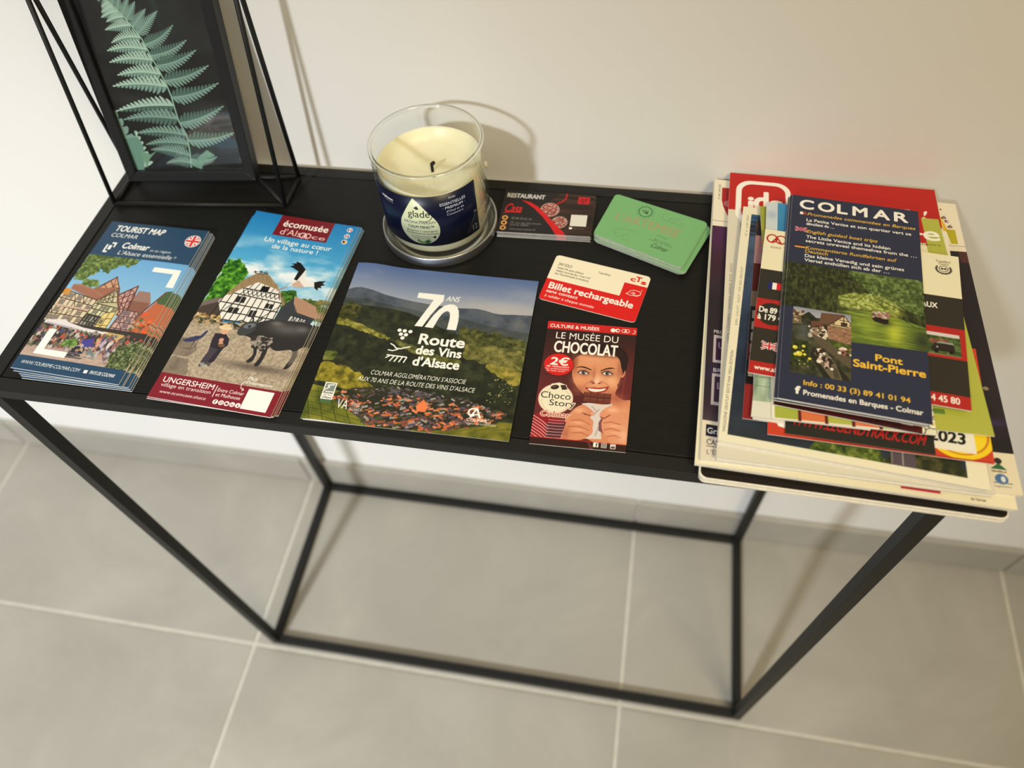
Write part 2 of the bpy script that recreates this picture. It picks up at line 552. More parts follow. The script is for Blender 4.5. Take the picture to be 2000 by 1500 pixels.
def art_map():
    navy = (0.145, 0.27, 0.39)
    a = Art(100, 175, 5.5, navy, 3)
    a.grad(.245, .86, (0.42, 0.66, 0.86), (0.72, 0.86, 0.93))
    n = a.fbm(5, 3)
    roof = (0.62, 0.40, 0.31)
    # houses from the back to the front
    a.poly([(.66, .50), (.70, .475), (.80, .475), (.86, .525), (.85, .56), (.84, .72), (.62, .72)], (0.55, 0.37, 0.31))
    a.poly([(.69, .455), (.80, .455), (.86, .52), (.68, .52)], (0.60, 0.47, 0.42))
    for i in range(7):
        a.line([(.68, .53 + i * .012), (.85, .535 + i * .012)], .004, (0.45, 0.29, 0.25))
    timber(a, [(.53, .50), (.655, .425), (.69, .62), (.60, .62)], (0.80, 0.62, 0.58), (0.36, 0.22, 0.22), 3, 4, .009, 2)
    a.line([(.52, .50), (.655, .425)], .014, (0.38, 0.25, 0.22)); a.line([(.655, .425), (.70, .60)], .014, (0.42, 0.26, 0.22))
    timber(a, [(.66, .585), (.80, .585), (.84, .735), (.63, .735)], (0.78, 0.64, 0.62), (0.38, 0.27, 0.25), 4, 4, .009, 3, (0.35, .33, .38))
    timber(a, [(.30, .47), (.41, .385), (.50, .46), (.45, .53)], (0.80, 0.62, 0.50), (0.40, 0.24, 0.18), 3, 2, .008, 4)
    a.poly([(.26, .47), (.46, .455), (.50, .55), (.40, .54), (.27, .50)], roof)
    a.poly([(.05, .46), (.12, .455), (.25, .475), (.40, .515), (.45, .53), (.38, .555), (.25, .53), (.05, .49)], (0.66, 0.45, 0.36))
    for i in range(6):
        a.line([(.06, .468 + i * .006), (.25, .487 + i * .008), (.40, .528 + i * .005)], .003, (0.50, 0.32, 0.26))
    a.line([(.40, .385), (.415, .383)], .012, (.35, .24, .2)); a.line([(.28, .47), (.41, .383)], .011, (.42, .27, .22))
    timber(a, [(-.02, .50), (.36, .545), (.33, .705), (-.02, .705)], (0.86, 0.80, 0.68), (0.34, 0.25, 0.20), 8, 4, .009, 5, (0.38, .34, .34))
    a.poly([(-.02, .49), (.07, .495), (.06, .535), (-.02, .53)], (0.80, 0.56, 0.24))
    a.line([(-.02, .60), (.35, .615)], .02, (0.80, 0.68, 0.60))
    timber(a, [(.36, .545), (.50, .46), (.62, .60), (.60, .73), (.33, .715)], (0.80, 0.78, 0.62), (0.27, 0.24, 0.19), 1, 1, .01, 6) if False else None
    a.poly([(.355, .55), (.49, .455), (.62, .595), (.60, .735), (.33, .715)], (0.76, 0.73, 0.58))
    timber(a, [(.36, .565), (.60, .58), (.59, .65), (.35, .635)], (0.83, 0.81, 0.66), (0.28, 0.26, 0.20), 6, 2, .009, 7, (0.42, .42, .36))
    timber(a, [(.35, .64), (.50, .65), (.49, .73), (.335, .715)], (0.62, 0.60, 0.53), (0.20, 0.19, 0.17), 5, 2, .012, 8, (0.2, .2, .2))
    timber(a, [(.50, .62), (.60, .60), (.60, .735), (.49, .73)], (0.88, 0.80, 0.52), (0.47, 0.38, 0.22), 2, 3, .007, 9, (0.36, .36, .33))
    timber(a, [(.40, .53), (.49, .47), (.56, .545), (.38, .56)], (0.80, 0.76, 0.62), (0.30, 0.26, 0.2), 4, 2, .008, 10)
    a.line([(.355, .555), (.49, .452)], .014, (0.40, 0.27, 0.21)); a.line([(.49, .452), (.55, .53), (.63, .60)], .018, (0.45, 0.30, 0.24))
    # orange house right
    a.poly([(.84, .60), (.93, .475), (1.01, .44), (1.01, .77), (.82, .77)], (0.74, 0.40, 0.26))
    a.poly([(.90, .50), (.955, .435), (1.01, .43), (1.01, .52), (.93, .52)], (0.28, 0.38, 0.24))
    a.line([(.82, .60), (.945, .44)], .016, (0.45, 0.27, 0.2))
    for i in range(5):
        a.rect(.85 + (i % 2) * .08, .58 + i * .035, .895 + (i % 2) * .08, .60 + i * .035, (0.88, 0.36, 0.16))
    a.specks((.80, .62, 1, .76), 60, .012, [(.85, .45, .25), (.5, .27, .2), (.7, .6, .5), (.35, .42, .25)])
    # ground floor shops, terrace, crowd
    a.rect(0, .705, 1, .86, (0.22, 0.20, 0.19))
    a.poly([(.60, .725), (.80, .73), (.82, .80), (.58, .80)], (0.78, 0.66, 0.42))
    a.ring(.70, .775, .045, .01, (.45, .36, .25), ry=.03)
    a.poly([(.02, .70), (.20, .685), (.23, .70), (.40, .72), (.645, .73), (.64, .74), (.40, .745), (.02, .72)], (0.88, 0.85, 0.86))
    a.poly([(.02, .72), (.40, .745), (.40, .735), (.05, .712)], (.70, .67, .70))
    a.grad(.845, .93, (0.66, 0.56, 0.52), (0.75, 0.66, 0.60))
    a.specks((0, .74, 1, .855), 420, .012, [(.5, .38, .33), (.25, .22, .22), (.62, .55, .5), (.36, .42, .28), (.68, .33, .25), (.75, .72, .70), (.3, .3, .45)], 1.6, .3)
    a.poly([(.47, .79), (.56, .77), (.58, .82), (.46, .84)], (0.28, 0.26, 0.58))
    a.poly([(.40, .88), (.44, .83), (.54, .83), (.53, .885), (.42, .895)], (.17, .19, .2)); a.poly([(.57, .84), (.68, .84), (.66, .89), (.56, .885)], (.44, .5, .5))
    a.specks((.35, .82, .80, .88), 60, .011, [(.7, .68, .7), (.4, .33, .42), (.75, .58, .45)], 1.2)
    for u, c in ((.66, (.72, .66, .78)), (.72, (.85, .80, .8)), (.77, (.6, .4, .4)), (.62, (.8, .6, .55))):
        a.ell(u, .80, .016, .022, c); a.circ(u, .772, .009, (.75, .55, .45))
    a.specks((0, .87, .95, .92), 150, .03, [(.72, .63, .57), (.62, .53, .50), (.79, .70, .64)], .12, .1, .6)
    a.poly([(.36, .89), (.56, .89), (.55, .90), (.40, .902)], (.42, .37, .36)); a.poly([(.75, .90), (.95, .89), (.95, .91)], (.42, .37, .36), .6)
    a.foliage([(.80, .80), (1.03, .74), (1.03, .93), (.82, .93), (.78, .87)], (.16, .20, .12), (.32, .37, .22), (.58, .62, .42), 70, .35, .03)
    a.foliage([(.30, .80), (.42, .79), (.44, .84), (.30, .84)], (.2, .3, .12), (.4, .55, .25), (.6, .7, .35), 40, .3)
    a.foliage([(-.05, .24), (.56, .245), (.50, .30), (.36, .30), (.32, .37), (.20, .34), (.12, .43), (-.05, .42)], (.20, .28, .12), (.36, .45, .20), (.60, .66, .38), 45, .30, .05)
    a.foliage([(.12, .42), (.26, .41), (.30, .465), (.15, .47)], (.24, .32, .12), (.4, .5, .22), (.6, .66, .38), 45, .30, .03)
    # photo masked again by the bands
    a.rect(-.1, -.1, 1.1, .25, navy); a.rect(-.1, .921, 1.1, 1.1, navy)
    # white corner marks
    a.poly([(.695, .291), (.962, .291), (.978, .410), (.905, .410), (.905, .322), (.695, .322)], WH)
    a.poly([(.109, .752), (.18, .752), (.18, .872), (.405, .872), (.405, .905), (.109, .905)], WH)
    a.text('TOURIST MAP', .085, .066, .585, .040, WH, .035, .12)
    a.text('COLMAR', .085, .111, .356, .028, WH, 0, .08)
    a.text('Colmar', .262, .184, .530, .040, WH, .035, .1); a.text('et sa région', .555, .188, .76, .017, WH, 0, .15)
    a.text("L'Alsace essentielle", .262, .230, .80, .028, WH, 0, .18); a.text('®', .82, .219, .845, .014, WH)
    a.poly([(.105, .168), (.122, .168), (.122, .215), (.148, .215), (.148, .226), (.105, .226)], WH)
    a.poly([(.150, .150), (.195, .150), (.195, .185), (.180, .185), (.180, .161), (.150, .161)], WH)
    a.rect(.135, .173, .165, .204, WH)
    a.circ(.905, .086, .076, WH)
    # union flag disc
    a.circ(.905, .086, .070, (.15, .2, .45))
    for d in (45, 135):
        t = math.radians(d)
        a.line([(.905 - .068 * math.cos(t), .086 - .039 * math.sin(t)), (.905 + .068 * math.cos(t), .086 + .039 * math.sin(t))], .036, WH)
        a.line([(.905 - .068 * math.cos(t), .086 - .039 * math.sin(t)), (.905 + .068 * math.cos(t), .086 + .039 * math.sin(t))], .014, (.85, .25, .27))
    a.rect(.883, .047, .927, .125, WH); a.rect(.837, .073, .973, .099, WH)
    a.rect(.892, .047, .918, .125, (.85, .22, .25)); a.rect(.837, .079, .973, .093, (.85, .22, .25))
    a.text('WWW.TOURISME-COLMAR.COM', .055, .968, .60, .019, WH, .0, .2)
    a.rect(.645, .951, .678, .969, WH); a.text('PAYS DE COLMAR', .70, .968, .925, .018, WH, .02, .2)
    return a


def art_eco():
    a = Art(105, 210, 5.5, (.1, .5, .75), 7)
    a.grad(0, .30, (.10, .48, .74), (.34, .68, .86)); a.grad(.30, .60, (.34, .68, .86), (.82, .90, .93))
    n = a.fbm(4, 5, .7, 1.5)
    yy = np.linspace(0, 1, a.H)[:, None]
    m = (np.clip((n - .42) * 2.6, 0, 1) * np.clip(1 - np.abs(yy - .33) / .20, 0, 1) * .95)[..., None]
    a.a[:] = a.a * (1 - m) + np.array((.96, .97, .98)) * m
    a.soft(.20, .16, .10, .02, (.55, .78, .9), .6)
    # far trees
    a.foliage([(.60, .42), (.72, .40), (.76, .45), (.70, .50), (.60, .50)], (.12, .24, .08), (.24, .42, .14), (.42, .6, .2), 40, .3, .02)
    a.foliage([(.80, .44), (1.05, .43), (1.05, .56), (.85, .5)], (.2, .3, .12), (.34, .42, .2), (.6, .5, .3), 40, .3, .03)
    a.foliage([(-.06, .36), (.05, .28), (.20, .31), (.24, .38), (.20, .46), (.16, .54), (-.06, .56)], (.07, .20, .04), (.22, .48, .10), (.48, .72, .22), 34, .25, .05)
    # shed
    a.poly([(-.02, .545), (.13, .50), (.27, .53), (.25, .62), (-.02, .64)], (.28, .23, .20))
    a.poly([(-.02, .53), (.12, .495), (.27, .525), (.26, .545), (.12, .52), (-.02, .56)], (.45, .40, .38))
    a.specks((0, .59, .25, .63), 120, .016, [(.75, .62, .40), (.55, .42, .26), (.85, .76, .55), (.3, .2, .1)], .8)
    # main farmhouse
    wall = [(.176, .461), (.366, .385), (.567, .404), (.662, .485), (.655, .60), (.23, .605), (.12, .515)]
    a.poly(wall, (.92, .91, .88))
    bm = (.14, .12, .11)
    for s in np.linspace(0, 1, 10):
        x0 = .15 + s * .50
        a.line([(x0, .462 + .015 * s), (x0 - .03 * (1 - s), .60)], .008, bm)
    for v0, v1, l, r in ((.462, .478, .17, .66), (.515, .525, .13, .66), (.56, .565, .18, .66), (.43, .435, .26, .62), (.602, .600, .23, .65)):
        a.line([(l, v0), (r, v1)], .010, bm)
    for i in range(9):
        x = .27 + i * .04
        a.line([(x, .463), (x + .035, .432)], .007, bm); a.line([(x + .035, .463), (x, .432)], .007, bm)
    for i in range(5):
        x = .32 + i * .05
        a.line([(x, .43), (x + .02, .395)], .007, bm)
    a.rect(.42, .405, .49, .435, (.08, .07, .07))
    for q in ((.26, .475, .34, .507), (.53, .49, .60, .515), (.24, .535, .33, .565), (.43, .535, .49, .57)):
        a.rect(*q, (.15, .14, .14)); a.line([((q[0] + q[2]) / 2, q[1]), ((q[0] + q[2]) / 2, q[3])], .006, (.8, .8, .78))
    a.line([(.16, .60), (.30, .47)], .007, bm); a.line([(.50, .60), (.66, .49)], .007, bm)
    a.poly([(.155, .470), (.235, .384), (.315, .345), (.425, .342), (.545, .393), (.665, .468), (.705, .492), (.69, .50), (.567, .412), (.366, .389), (.257, .437), (.18, .478)], (.60, .50, .37))
    for i in range(60):
        t = a.rng.random()
        x = .17 + t * .5
        y = np.interp(x, [.17, .30, .42, .55, .70], [.465, .365, .362, .40, .487])
        a.line([(x, y - .012), (x + .02, y + .012)], .004, [(.72, .62, .46), (.46, .37, .26)][i % 2], .7)
    a.specks((.29, .33, .40, .348), 30, .012, [(.25, .2, .15), (.4, .33, .25)], .3)
    # barn right
    a.poly([(.668, .50), (.735, .44), (.99, .525), (.968, .565), (.66, .575)], (.22, .23, .26))
    a.poly([(.735, .432), (.80, .44), (.95, .468), (1.0, .515), (.997, .53), (.82, .512), (.755, .468)], (.72, .57, .47))
    for i in range(14):
        a.line([(.75 + i * .016, .44 + i * .002), (.80 + i * .014, .51 + i * .001)], .003, (.55, .42, .34))
    timber(a, [(.78, .53), (.93, .54), (.92, .57), (.77, .565)], (.75, .75, .75), (.15, .15, .17), 5, 1, .008, 4)
    # yard
    a.poly([(-.1, .63), (.32, .612), (1.1, .565), (1.1, .9), (-.1, .9)], (.68, .62, .54))
    n = a.fbm(70, 3)
    cov = a._cov(a._edges([(-.1, .63), (.32, .612), (1.1, .565), (1.1, .9), (-.1, .9)]))
    a._paint(cov, 0, .8, a.tex(n, (.55, .49, .41), (.68, .62, .54), (.78, .72, .62)))
    a.foliage([(-.06, .70), (.10, .72), (.20, .76), (.12, .80), (-.06, .80)], (.40, .35, .31), (.47, .42, .37), (.5, .45, .4), 14, .3, .03, .8)
    a.foliage([(-.06, .82), (.16, .80), (.20, .88), (-.06, .90)], (.40, .35, .31), (.47, .42, .37), (.5, .45, .4), 14, .3, .03, .8)
    a.specks((-.02, .605, .45, .64), 90, .014, [(.2, .2, .17), (.45, .4, .33), (.7, .6, .45), (.26, .3, .15)], .6)
    # ox
    hide = (.17, .16, .16)
    a.soft(.72, .80, .32, .018, (.33, .29, .26), .75)
    ox = [(.43, .640), (.45, .605), (.50, .585), (.52, .60), (.56, .585), (.66, .563), (.76, .560), (.92, .556), (1.01, .574), (1.01, .66), (.97, .69), (.985, .72), (.965, .775), (.925, .785), (.945, .735), (.92, .695), (.80, .71), (.73, .695), (.735, .73), (.725, .787), (.685, .79), (.70, .75), (.685, .70), (.64, .70), (.66, .74), (.655, .776), (.61, .78), (.635, .745), (.61, .71), (.575, .68), (.53, .665), (.46, .660)]
    a.poly(sm(ox, 4), hide)
    a.soft(.80, .60, .16, .028, (.40, .39, .39), .8); a.soft(.70, .58, .05, .012, (.52, .51, .50), .7); a.soft(.93, .59, .05, .015, (.5, .5, .5), .6)
    a.specks((.57, .655, .72, .715), 70, .016, [(.62, .58, .54), (.5, .46, .43), (.2, .18, .18)], .8)
    a.poly([(.935, .70), (.985, .69), (.985, .74), (.95, .77)], (.55, .5, .45), .6)
    a.poly(sm([(.42, .655), (.42, .62), (.46, .595), (.53, .59), (.55, .62), (.52, .65), (.46, .665)]), (.24, .25, .26))
    a.ell(.49, .612, .05, .012, (.45, .47, .49), .9, -.4); a.circ(.492, .615, .012, (.12, .12, .12))
    a.line([(.50, .588), (.48, .565), (.46, .565)], .014, (.22, .21, .2)); a.line([(.535, .59), (.56, .572), (.555, .558)], .014, (.2, .2, .19))
    a.line([(.455, .60), (.405, .592), (.37, .60)], .012, (.3, .3, .3))
    a.line([(.42, .655), (.40, .70), (.385, .72)], .004, (.5, .45, .4))
    # herder
    a.poly([(.245, .672), (.335, .668), (.385, .69), (.40, .72), (.375, .74), (.36, .80), (.33, .822), (.255, .818), (.27, .76), (.25, .71)], (.17, .15, .19))
    a.poly([(.27, .74), (.34, .745), (.31, .815), (.265, .815)], (.26, .23, .27))
    a.ell(.315, .652, .035, .020, (.85, .66, .54)); a.ell(.305, .640, .060, .009, (.90, .82, .66)); a.ell(.305, .632, .036, .011, (.88, .79, .62))
    a.ell(.325, .70, .02, .01, (.80, .60, .48)); a.ell(.335, .715, .02, .008, (.8, .6, .48)); a.ell(.35, .725, .03, .008, (.45, .32, .22))
    a.specks((.25, .815, .34, .828), 12, .012, [(.6, .6, .6), (.3, .3, .3)])
    # peacock
    a.poly([(.01, .728), (.10, .70), (.14, .695), (.165, .664), (.18, .67), (.165, .70), (.12, .725), (.05, .735)], (.20, .22, .36))
    a.line([(.12, .72), (.11, .755)], .006, (.3, .25, .25)); a.line([(.14, .72), (.145, .755)], .006, (.3, .25, .25)); a.poly([(.02, .765), (.14, .755), (.12, .768)], (.42, .37, .33))
    # stork
    a.poly([(.64, .345), (.70, .335), (.80, .345), (.86, .345), (.86, .365), (.79, .375), (.70, .385), (.65, .38), (.62, .40), (.655, .365)], (.93, .91, .90))
    a.poly([(.665, .34), (.69, .28), (.72, .285), (.75, .335), (.73, .352)], (.92, .91, .90))
    a.poly([(.70, .345), (.655, .375), (.70, .388), (.78, .38)], (.75, .58, .50), .7)
    a.poly([(.655, .345), (.66, .30), (.60, .285), (.565, .28), (.60, .27), (.57, .262), (.61, .258), (.60, .248), (.64, .252), (.68, .268), (.715, .285), (.70, .32), (.685, .35)], (.09, .08, .09))
    a.poly([(.84, .345), (.88, .335), (.935, .330), (.915, .345), (.945, .35), (.91, .36), (.925, .37), (.895, .37), (.90, .385), (.865, .375)], (.10, .09, .10))
    a.line([(.63, .39), (.555, .418)], .010, (.75, .42, .33))
    # lettering and bands
    a.rect(.258, -.02, .772, .120, (.46, .09, .13))
    a.text('écomusée', .310, .062, .740, .036, WH, .02); a.text("d'Als", .318, .110, .515, .034, (.95, .80, .80))
    a.ring(.535, .098, .028, .010, (.95, .80, .80)); a.ring(.582, .098, .028, .010, (.95, .80, .80)); a.line([(.535, .108), (.558, .085), (.58, .108)], .008, (.95, .8, .8))
    a.text('ce', .625, .110, .750, .024, (.95, .80, .80))
    a.text('Un village au cœur', .215, .163, .850, .026, WH, .01); a.text('de la nature !', .315, .195, .745, .024, WH, .01)
    for v, c in ((.027, [(.1, .2, .5), WH, (.8, .2, .2)]), (.065, [(.7, .3, .35), (.85, .8, .85), (.3, .3, .5)]), (.100, [(.1, .1, .1), (.7, .2, .15), (.85, .7, .2)])):
        a.circ(.932, v, .026, WH)
        for i in range(3):
            a.rect(.915 + i * .0115, v - .008, .927 + i * .0115, v + .008, c[i])
    red = (.50, .11, .17)
    a.rect(-.05, .886, 1.05, 1.05, red)
    a.text('UNGERSHEIM', .048, .926, .470, .024, WH, .015); a.text('village en transition', .052, .946, .465, .016, WH)
    a.text('www.ecomusee.alsace', .071, .975, .453, .014, WH); a.line([(.492, .905), (.492, .955)], .006, WH)
    a.text('Entre Colmar', .508, .929, .722, .015, WH, .01); a.text('et Mulhouse', .512, .950, .710, .015, WH, .01)
    for i, u in enumerate((.536, .583, .628, .673, .718)):
        a.circ(u, .974, .021, WH); 
        if i == 0: a.text('f', u - .006, .981, u + .006, .014, red, .04)
        elif i == 1: a.ring(u, .974, .009, .004, red)
        elif i == 2: a.rect(u - .010, .970, u + .010, .979, red)
        elif i == 3: a.text('in', u - .010, .979, u + .010, .009, red, .03)
        else: a.text('t', u - .005, .980, u + .006, .012, red, .05)
    a.rect(.742, .896, .948, .985, WH)
    a.text('Plus', .695, .857, .765, .015, WH, .01, .25); a.text("d'informations", .690, .876, .905, .014, WH, .01, .2)
    a.line([(.69, .865), (.665, .880), (.675, .90), (.70, .905)], .005, WH); a.line([(.688, .897), (.703, .905), (.69, .911)], .005, WH)
    return a


def art_route():
    a = Art(162, 162, 5.0, (.4, .47, .62), 11)
    a.grad(0, .26, (.33, .42, .62), (.66, .68, .72))
    a.soft(.85, .22, .25, .05, (.75, .72, .70), .6)
    n = a.fbm(6, 4, .6, 1.8)
    m = (np.clip((n - .6) * 2, 0, 1) * .25 * (np.linspace(0, 1, a.H)[:, None] < .25))[..., None]
    a.a[:] = a.a * (1 - m) + np.array((.8, .78, .76)) * m
    r1 = [(-.02, .20), (.03, .18), (.07, .174), (.14, .185), (.202, .200), (.30, .215), (.372, .225), (.45, .232), (.606, .240), (.70, .232), (.741, .235), (.80, .25), (.839, .254), (.90, .248), (1.02, .240)]
    a.poly(r1 + [(1.02, 1), (-.02, 1)], (.33, .36, .42))
    n2 = a.fbm(16, 4)
    cov = a._cov(a._edges(r1 + [(1.02, .45), (-.02, .45)]))
    a._paint(cov, 0, .9, a.tex(n2, (.25, .28, .33), (.34, .37, .42), (.40, .42, .43)))
    r2 = [(-.02, .25), (.08, .245), (.20, .26), (.35, .275), (.50, .30), (.62, .30), (.75, .33), (.90, .35), (1.02, .36)]
    cov = a._cov(a._edges(r2 + [(1.02, .6), (-.02, .6)]))
    a._paint(cov, 0, .9, a.tex(n2, (.20, .23, .25), (.27, .30, .30), (.34, .36, .34)))
    r3 = [(-.02, .30), (.149, .290), (.265, .287), (.364, .304), (.437, .329), (.55, .38), (.638, .41), (.75, .44), (.849, .46), (1.02, .47)]
    cov = a._cov(a._edges(r3 + [(1.02, 1.1), (-.02, 1.1)]))
    a._paint(cov, 0, 1, a.tex(a.fbm(30, 4), (.10, .12, .08), (.15, .17, .11), (.22, .24, .15)))
    a.foliage([(.62, .36), (.80, .38), (1.03, .42), (1.03, .62), (.85, .57), (.70, .50)], (.17, .19, .10), (.29, .31, .15), (.45, .44, .24), 50, .25, .03)
    a.foliage([(.0, .29), (.10, .28), (.12, .37), (.06, .43), (-.04, .41)], (.13, .14, .07), (.24, .25, .11), (.38, .38, .18), 60, .3, .03)
    a.foliage([(-.03, .385), (.09, .405), (.20, .44), (.31, .475), (.30, .49), (.18, .465), (.05, .43), (-.03, .42)], (.30, .30, .10), (.48, .47, .18), (.66, .63, .3), 60, .15, .01)
    a.foliage([(.30, .475), (.42, .505), (.56, .55), (.70, .57), (.70, .60), (.52, .58), (.38, .53)], (.24, .26, .10), (.36, .37, .17), (.52, .50, .27), 55, .25, .015)
    a.foliage([(.68, .48), (.85, .46), (1.03, .50), (1.03, .60), (.82, .575), (.70, .55)], (.27, .28, .13), (.40, .40, .20), (.56, .53, .30), 50, .25, .02)
    a.foliage([(.80, .575), (1.03, .60), (1.03, .70), (.95, .68), (.85, .62)], (.36, .34, .12), (.52, .5, .2), (.7, .62, .3), 40, .3, .02)
    a.foliage([(-.03, .66), (.10, .68), (.20, .715), (.32, .80), (.28, .83), (.10, .79), (-.03, .77)], (.30, .29, .09), (.52, .48, .13), (.66, .60, .22), 40, .15, .02)
    a.foliage([(.0, .60), (.07, .60), (.06, .66), (.0, .66)], (.2, .24, .08), (.34, .38, .14), (.5, .5, .25), 40, .3, .01)
    a.specks((.85, .66, .98, .80), 45, .003, [(.7, .65, .4), (.4, .4, .2), (.55, .6, .4)])
    # vineyards in the foreground
    vin = [(-.03, .80), (.15, .83), (.30, .90), (.45, .98), (.50, 1.03), (-.03, 1.03)]
    cov = a._cov(a._edges(vin))
    a._paint(cov, 0, 1, a.tex(a.fbm(14, 4), (.26, .30, .08), (.42, .44, .14), (.56, .54, .2)))
    vin2 = [(.55, .98), (.80, .90), (1.03, .90), (1.03, 1.03), (.50, 1.03)]
    cov = a._cov(a._edges(vin2))
    a._paint(cov, 0, 1, a.tex(a.fbm(14, 4), (.26, .28, .08), (.42, .42, .14), (.56, .52, .2)))
    for i in range(7):
        a.line([(-.02 + i * .06, .83 + i * .01), (.05 + i * .07, 1.02)], .003, (.16, .18, .07), .8)
        a.line([(-.02, .84 + i * .03), (.30, .87 + i * .035)], .0025, (.18, .2, .07), .7)
        a.line([(.56 + i * .07, 1.0 - i * .01), (.66 + i * .07, .93)], .003, (.18, .2, .08), .7)
    # village roofs
    town = [(.10, .86), (.20, .80), (.35, .765), (.55, .77), (.75, .795), (.97, .855), (.93, .91), (.80, .95), (.62, .99), (.35, 1.0), (.24, .94)]
    a.poly(town, (.17, .17, .13), .85)
    for i in range(900):
        u, v = .08 + .9 * a.rng.random(), .75 + .26 * a.rng.random()
        if not inside(u, v, town):
            continue
        w = .006 + .011 * a.rng.random() * (0.5 + (v - .75) * 3)
        r = a.rng.random()
        c = [(.75, .40, .26), (.86, .52, .36), (.52, .30, .24), (.36, .27, .28), (.26, .28, .18), (.60, .58, .55), (.34, .30, .36)][int(r * 7)]
        if v < .82 and r < .45:
            c = (.36, .33, .36)
        t = -.5 + a.rng.random() * .3 + (.9 if a.rng.random() < .3 else 0)
        h = w * .42
        q = [(-w, -h), (w, -h), (w, h), (-w, h)]
        a.poly([(u + x * math.cos(t) - y * math.sin(t), v + x * math.sin(t) + y * math.cos(t)) for x, y in q], c)
    a.poly([(.53, .86), (.56, .82), (.59, .86), (.58, .89), (.54, .89)], (.93, .50, .30))
    # lettering
    W = (.97, .97, .95)
    a.poly([(.379, .160), (.520, .160), (.523, .200), (.478, .300), (.450, .384), (.408, .384), (.470, .200), (.379, .196)], W)
    a.poly([(.462, .384), (.490, .305), (.512, .262), (.535, .232), (.560, .219), (.584, .218), (.602, .230), (.616, .255), (.624, .290), (.628, .330), (.628, .386), (.580, .386), (.580, .320), (.577, .290), (.570, .272), (.560, .266), (.548, .270), (.535, .286), (.524, .315), (.507, .386)], W)
    a.text('ANS', .534, .198, .604, .034, W, .01, .15)
    a.text('Route', .455, .492, .688, .062, W, .045); a.text('des Vins', .455, .556, .685, .050, W, .045); a.text("d'Alsace", .455, .627, .688, .052, W, .045)
    for u, v in ((.339, .421), (.367, .422), (.397, .423), (.352, .445), (.379, .446), (.366, .468)):
        a.circ(u, v, .011, W)
    a.line([(.315, .510), (.335, .520), (.350, .536), (.375, .536), (.400, .524), (.418, .518)], .007, W)
    a.line([(.312, .550), (.335, .553), (.352, .546), (.368, .534)], .007, W)
    a.line([(.314, .582), (.415, .584)], .008, W)
    for i in range(5):
        a.line([(.312 + i * .024, .612 - (i == 0) * .012 + (i > 0) * .006), (.330 + i * .022, .584)], .007, W)
    a.text("COLMAR AGGLOMÉRATION S'ASSOCIE", .262, .708, .738, .026, W, -.008, .15)
    a.text("AUX 70 ANS DE LA ROUTE DES VINS D'ALSACE", .207, .752, .790, .026, W, -.008, .15)
    a.rect(.062, .786, .122, .884, (.94, .94, .92)); a.rect(.068, .792, .116, .838, (.50, .55, .52))
    a.line([(.07, .83), (.09, .815), (.08, .805), (.11, .798)], .006, WH)
    a.text('Route', .069, .851, .115, .011, (.2, .2, .2), .03); a.text('des Vins', .072, .863, .113, .008, (.3, .3, .3)); a.text("d'Alsace", .070, .878, .115, .010, (.2, .2, .2), .02)
    a.rect(.066, .886, .120, .902, (.28, .42, .28)); 
    a.text('VA', .152, .923, .205, .052, W); a.text('VINS', .218, .900, .262, .017, W); a.text('ALSACE', .214, .924, .279, .015, W)
    a.ring(.806, .862, .020, .008, W, t0=60, t1=300); a.line([(.800, .890), (.822, .838), (.845, .890)], .009, W); a.line([(.788, .878), (.835, .872)], .006, W)
    a.text('COLMAR', .785, .913, .882, .016, W, .02); a.text('AGGLOMÉRATION', .785, .929, .925, .009, W)
    return a


def art_cts():
    cream = (.96, .93, .83); red = (.86, .10, .09)
    a = Art(86, 54, 8, cream, 4)
    a.poly([(-.02, .54), (.763, .54), (.763, .240), (1.02, .240), (1.02, 1.02), (-.02, 1.02)], red)
    a.text('Billet rechargeable', .052, .735, .925, .130, WH, .04); a.text('sans contact', .048, .825, .375, .062, WH, .03)
    a.text('à valider à chaque montée', .048, .925, .562, .055, WH, .01, .15)
    a.text('c', .812, .175, .862, .090, red, .05); a.text('T', .862, .165, .918, .105, red, .05); a.text('s', .925, .195, .972, .085, red, .06)
    d = (.22, .20, .18)
    a.text('24H SOLO', .056, .215, .200, .062, d); a.text('Valable 24h après validation', .056, .290, .340, .042, d)
    a.text('Valable à bord des Bus / Tram CAT', .056, .357, .424, .042, d); a.text('dans l’Eurométropole de Strasbourg', .056, .420, .416, .042, d)
    a.text('Trajet illimité', .477, .186, .603, .040, d)
    h = [(.815, .46), (.835, .44), (.85, .38), (.88, .355), (.93, .36), (.955, .38), (.955, .43), (.93, .45), (.90, .46), (.88, .44), (.905, .42), (.88, .40), (.86, .44)]
    a.line(h, .006, WH); a.line([(.815, .46), (.85, .475), (.93, .468), (.955, .43)], .006, WH)
    a.ring(.945, .335, .014, .004, WH, t0=-60, t1=60)
    return a


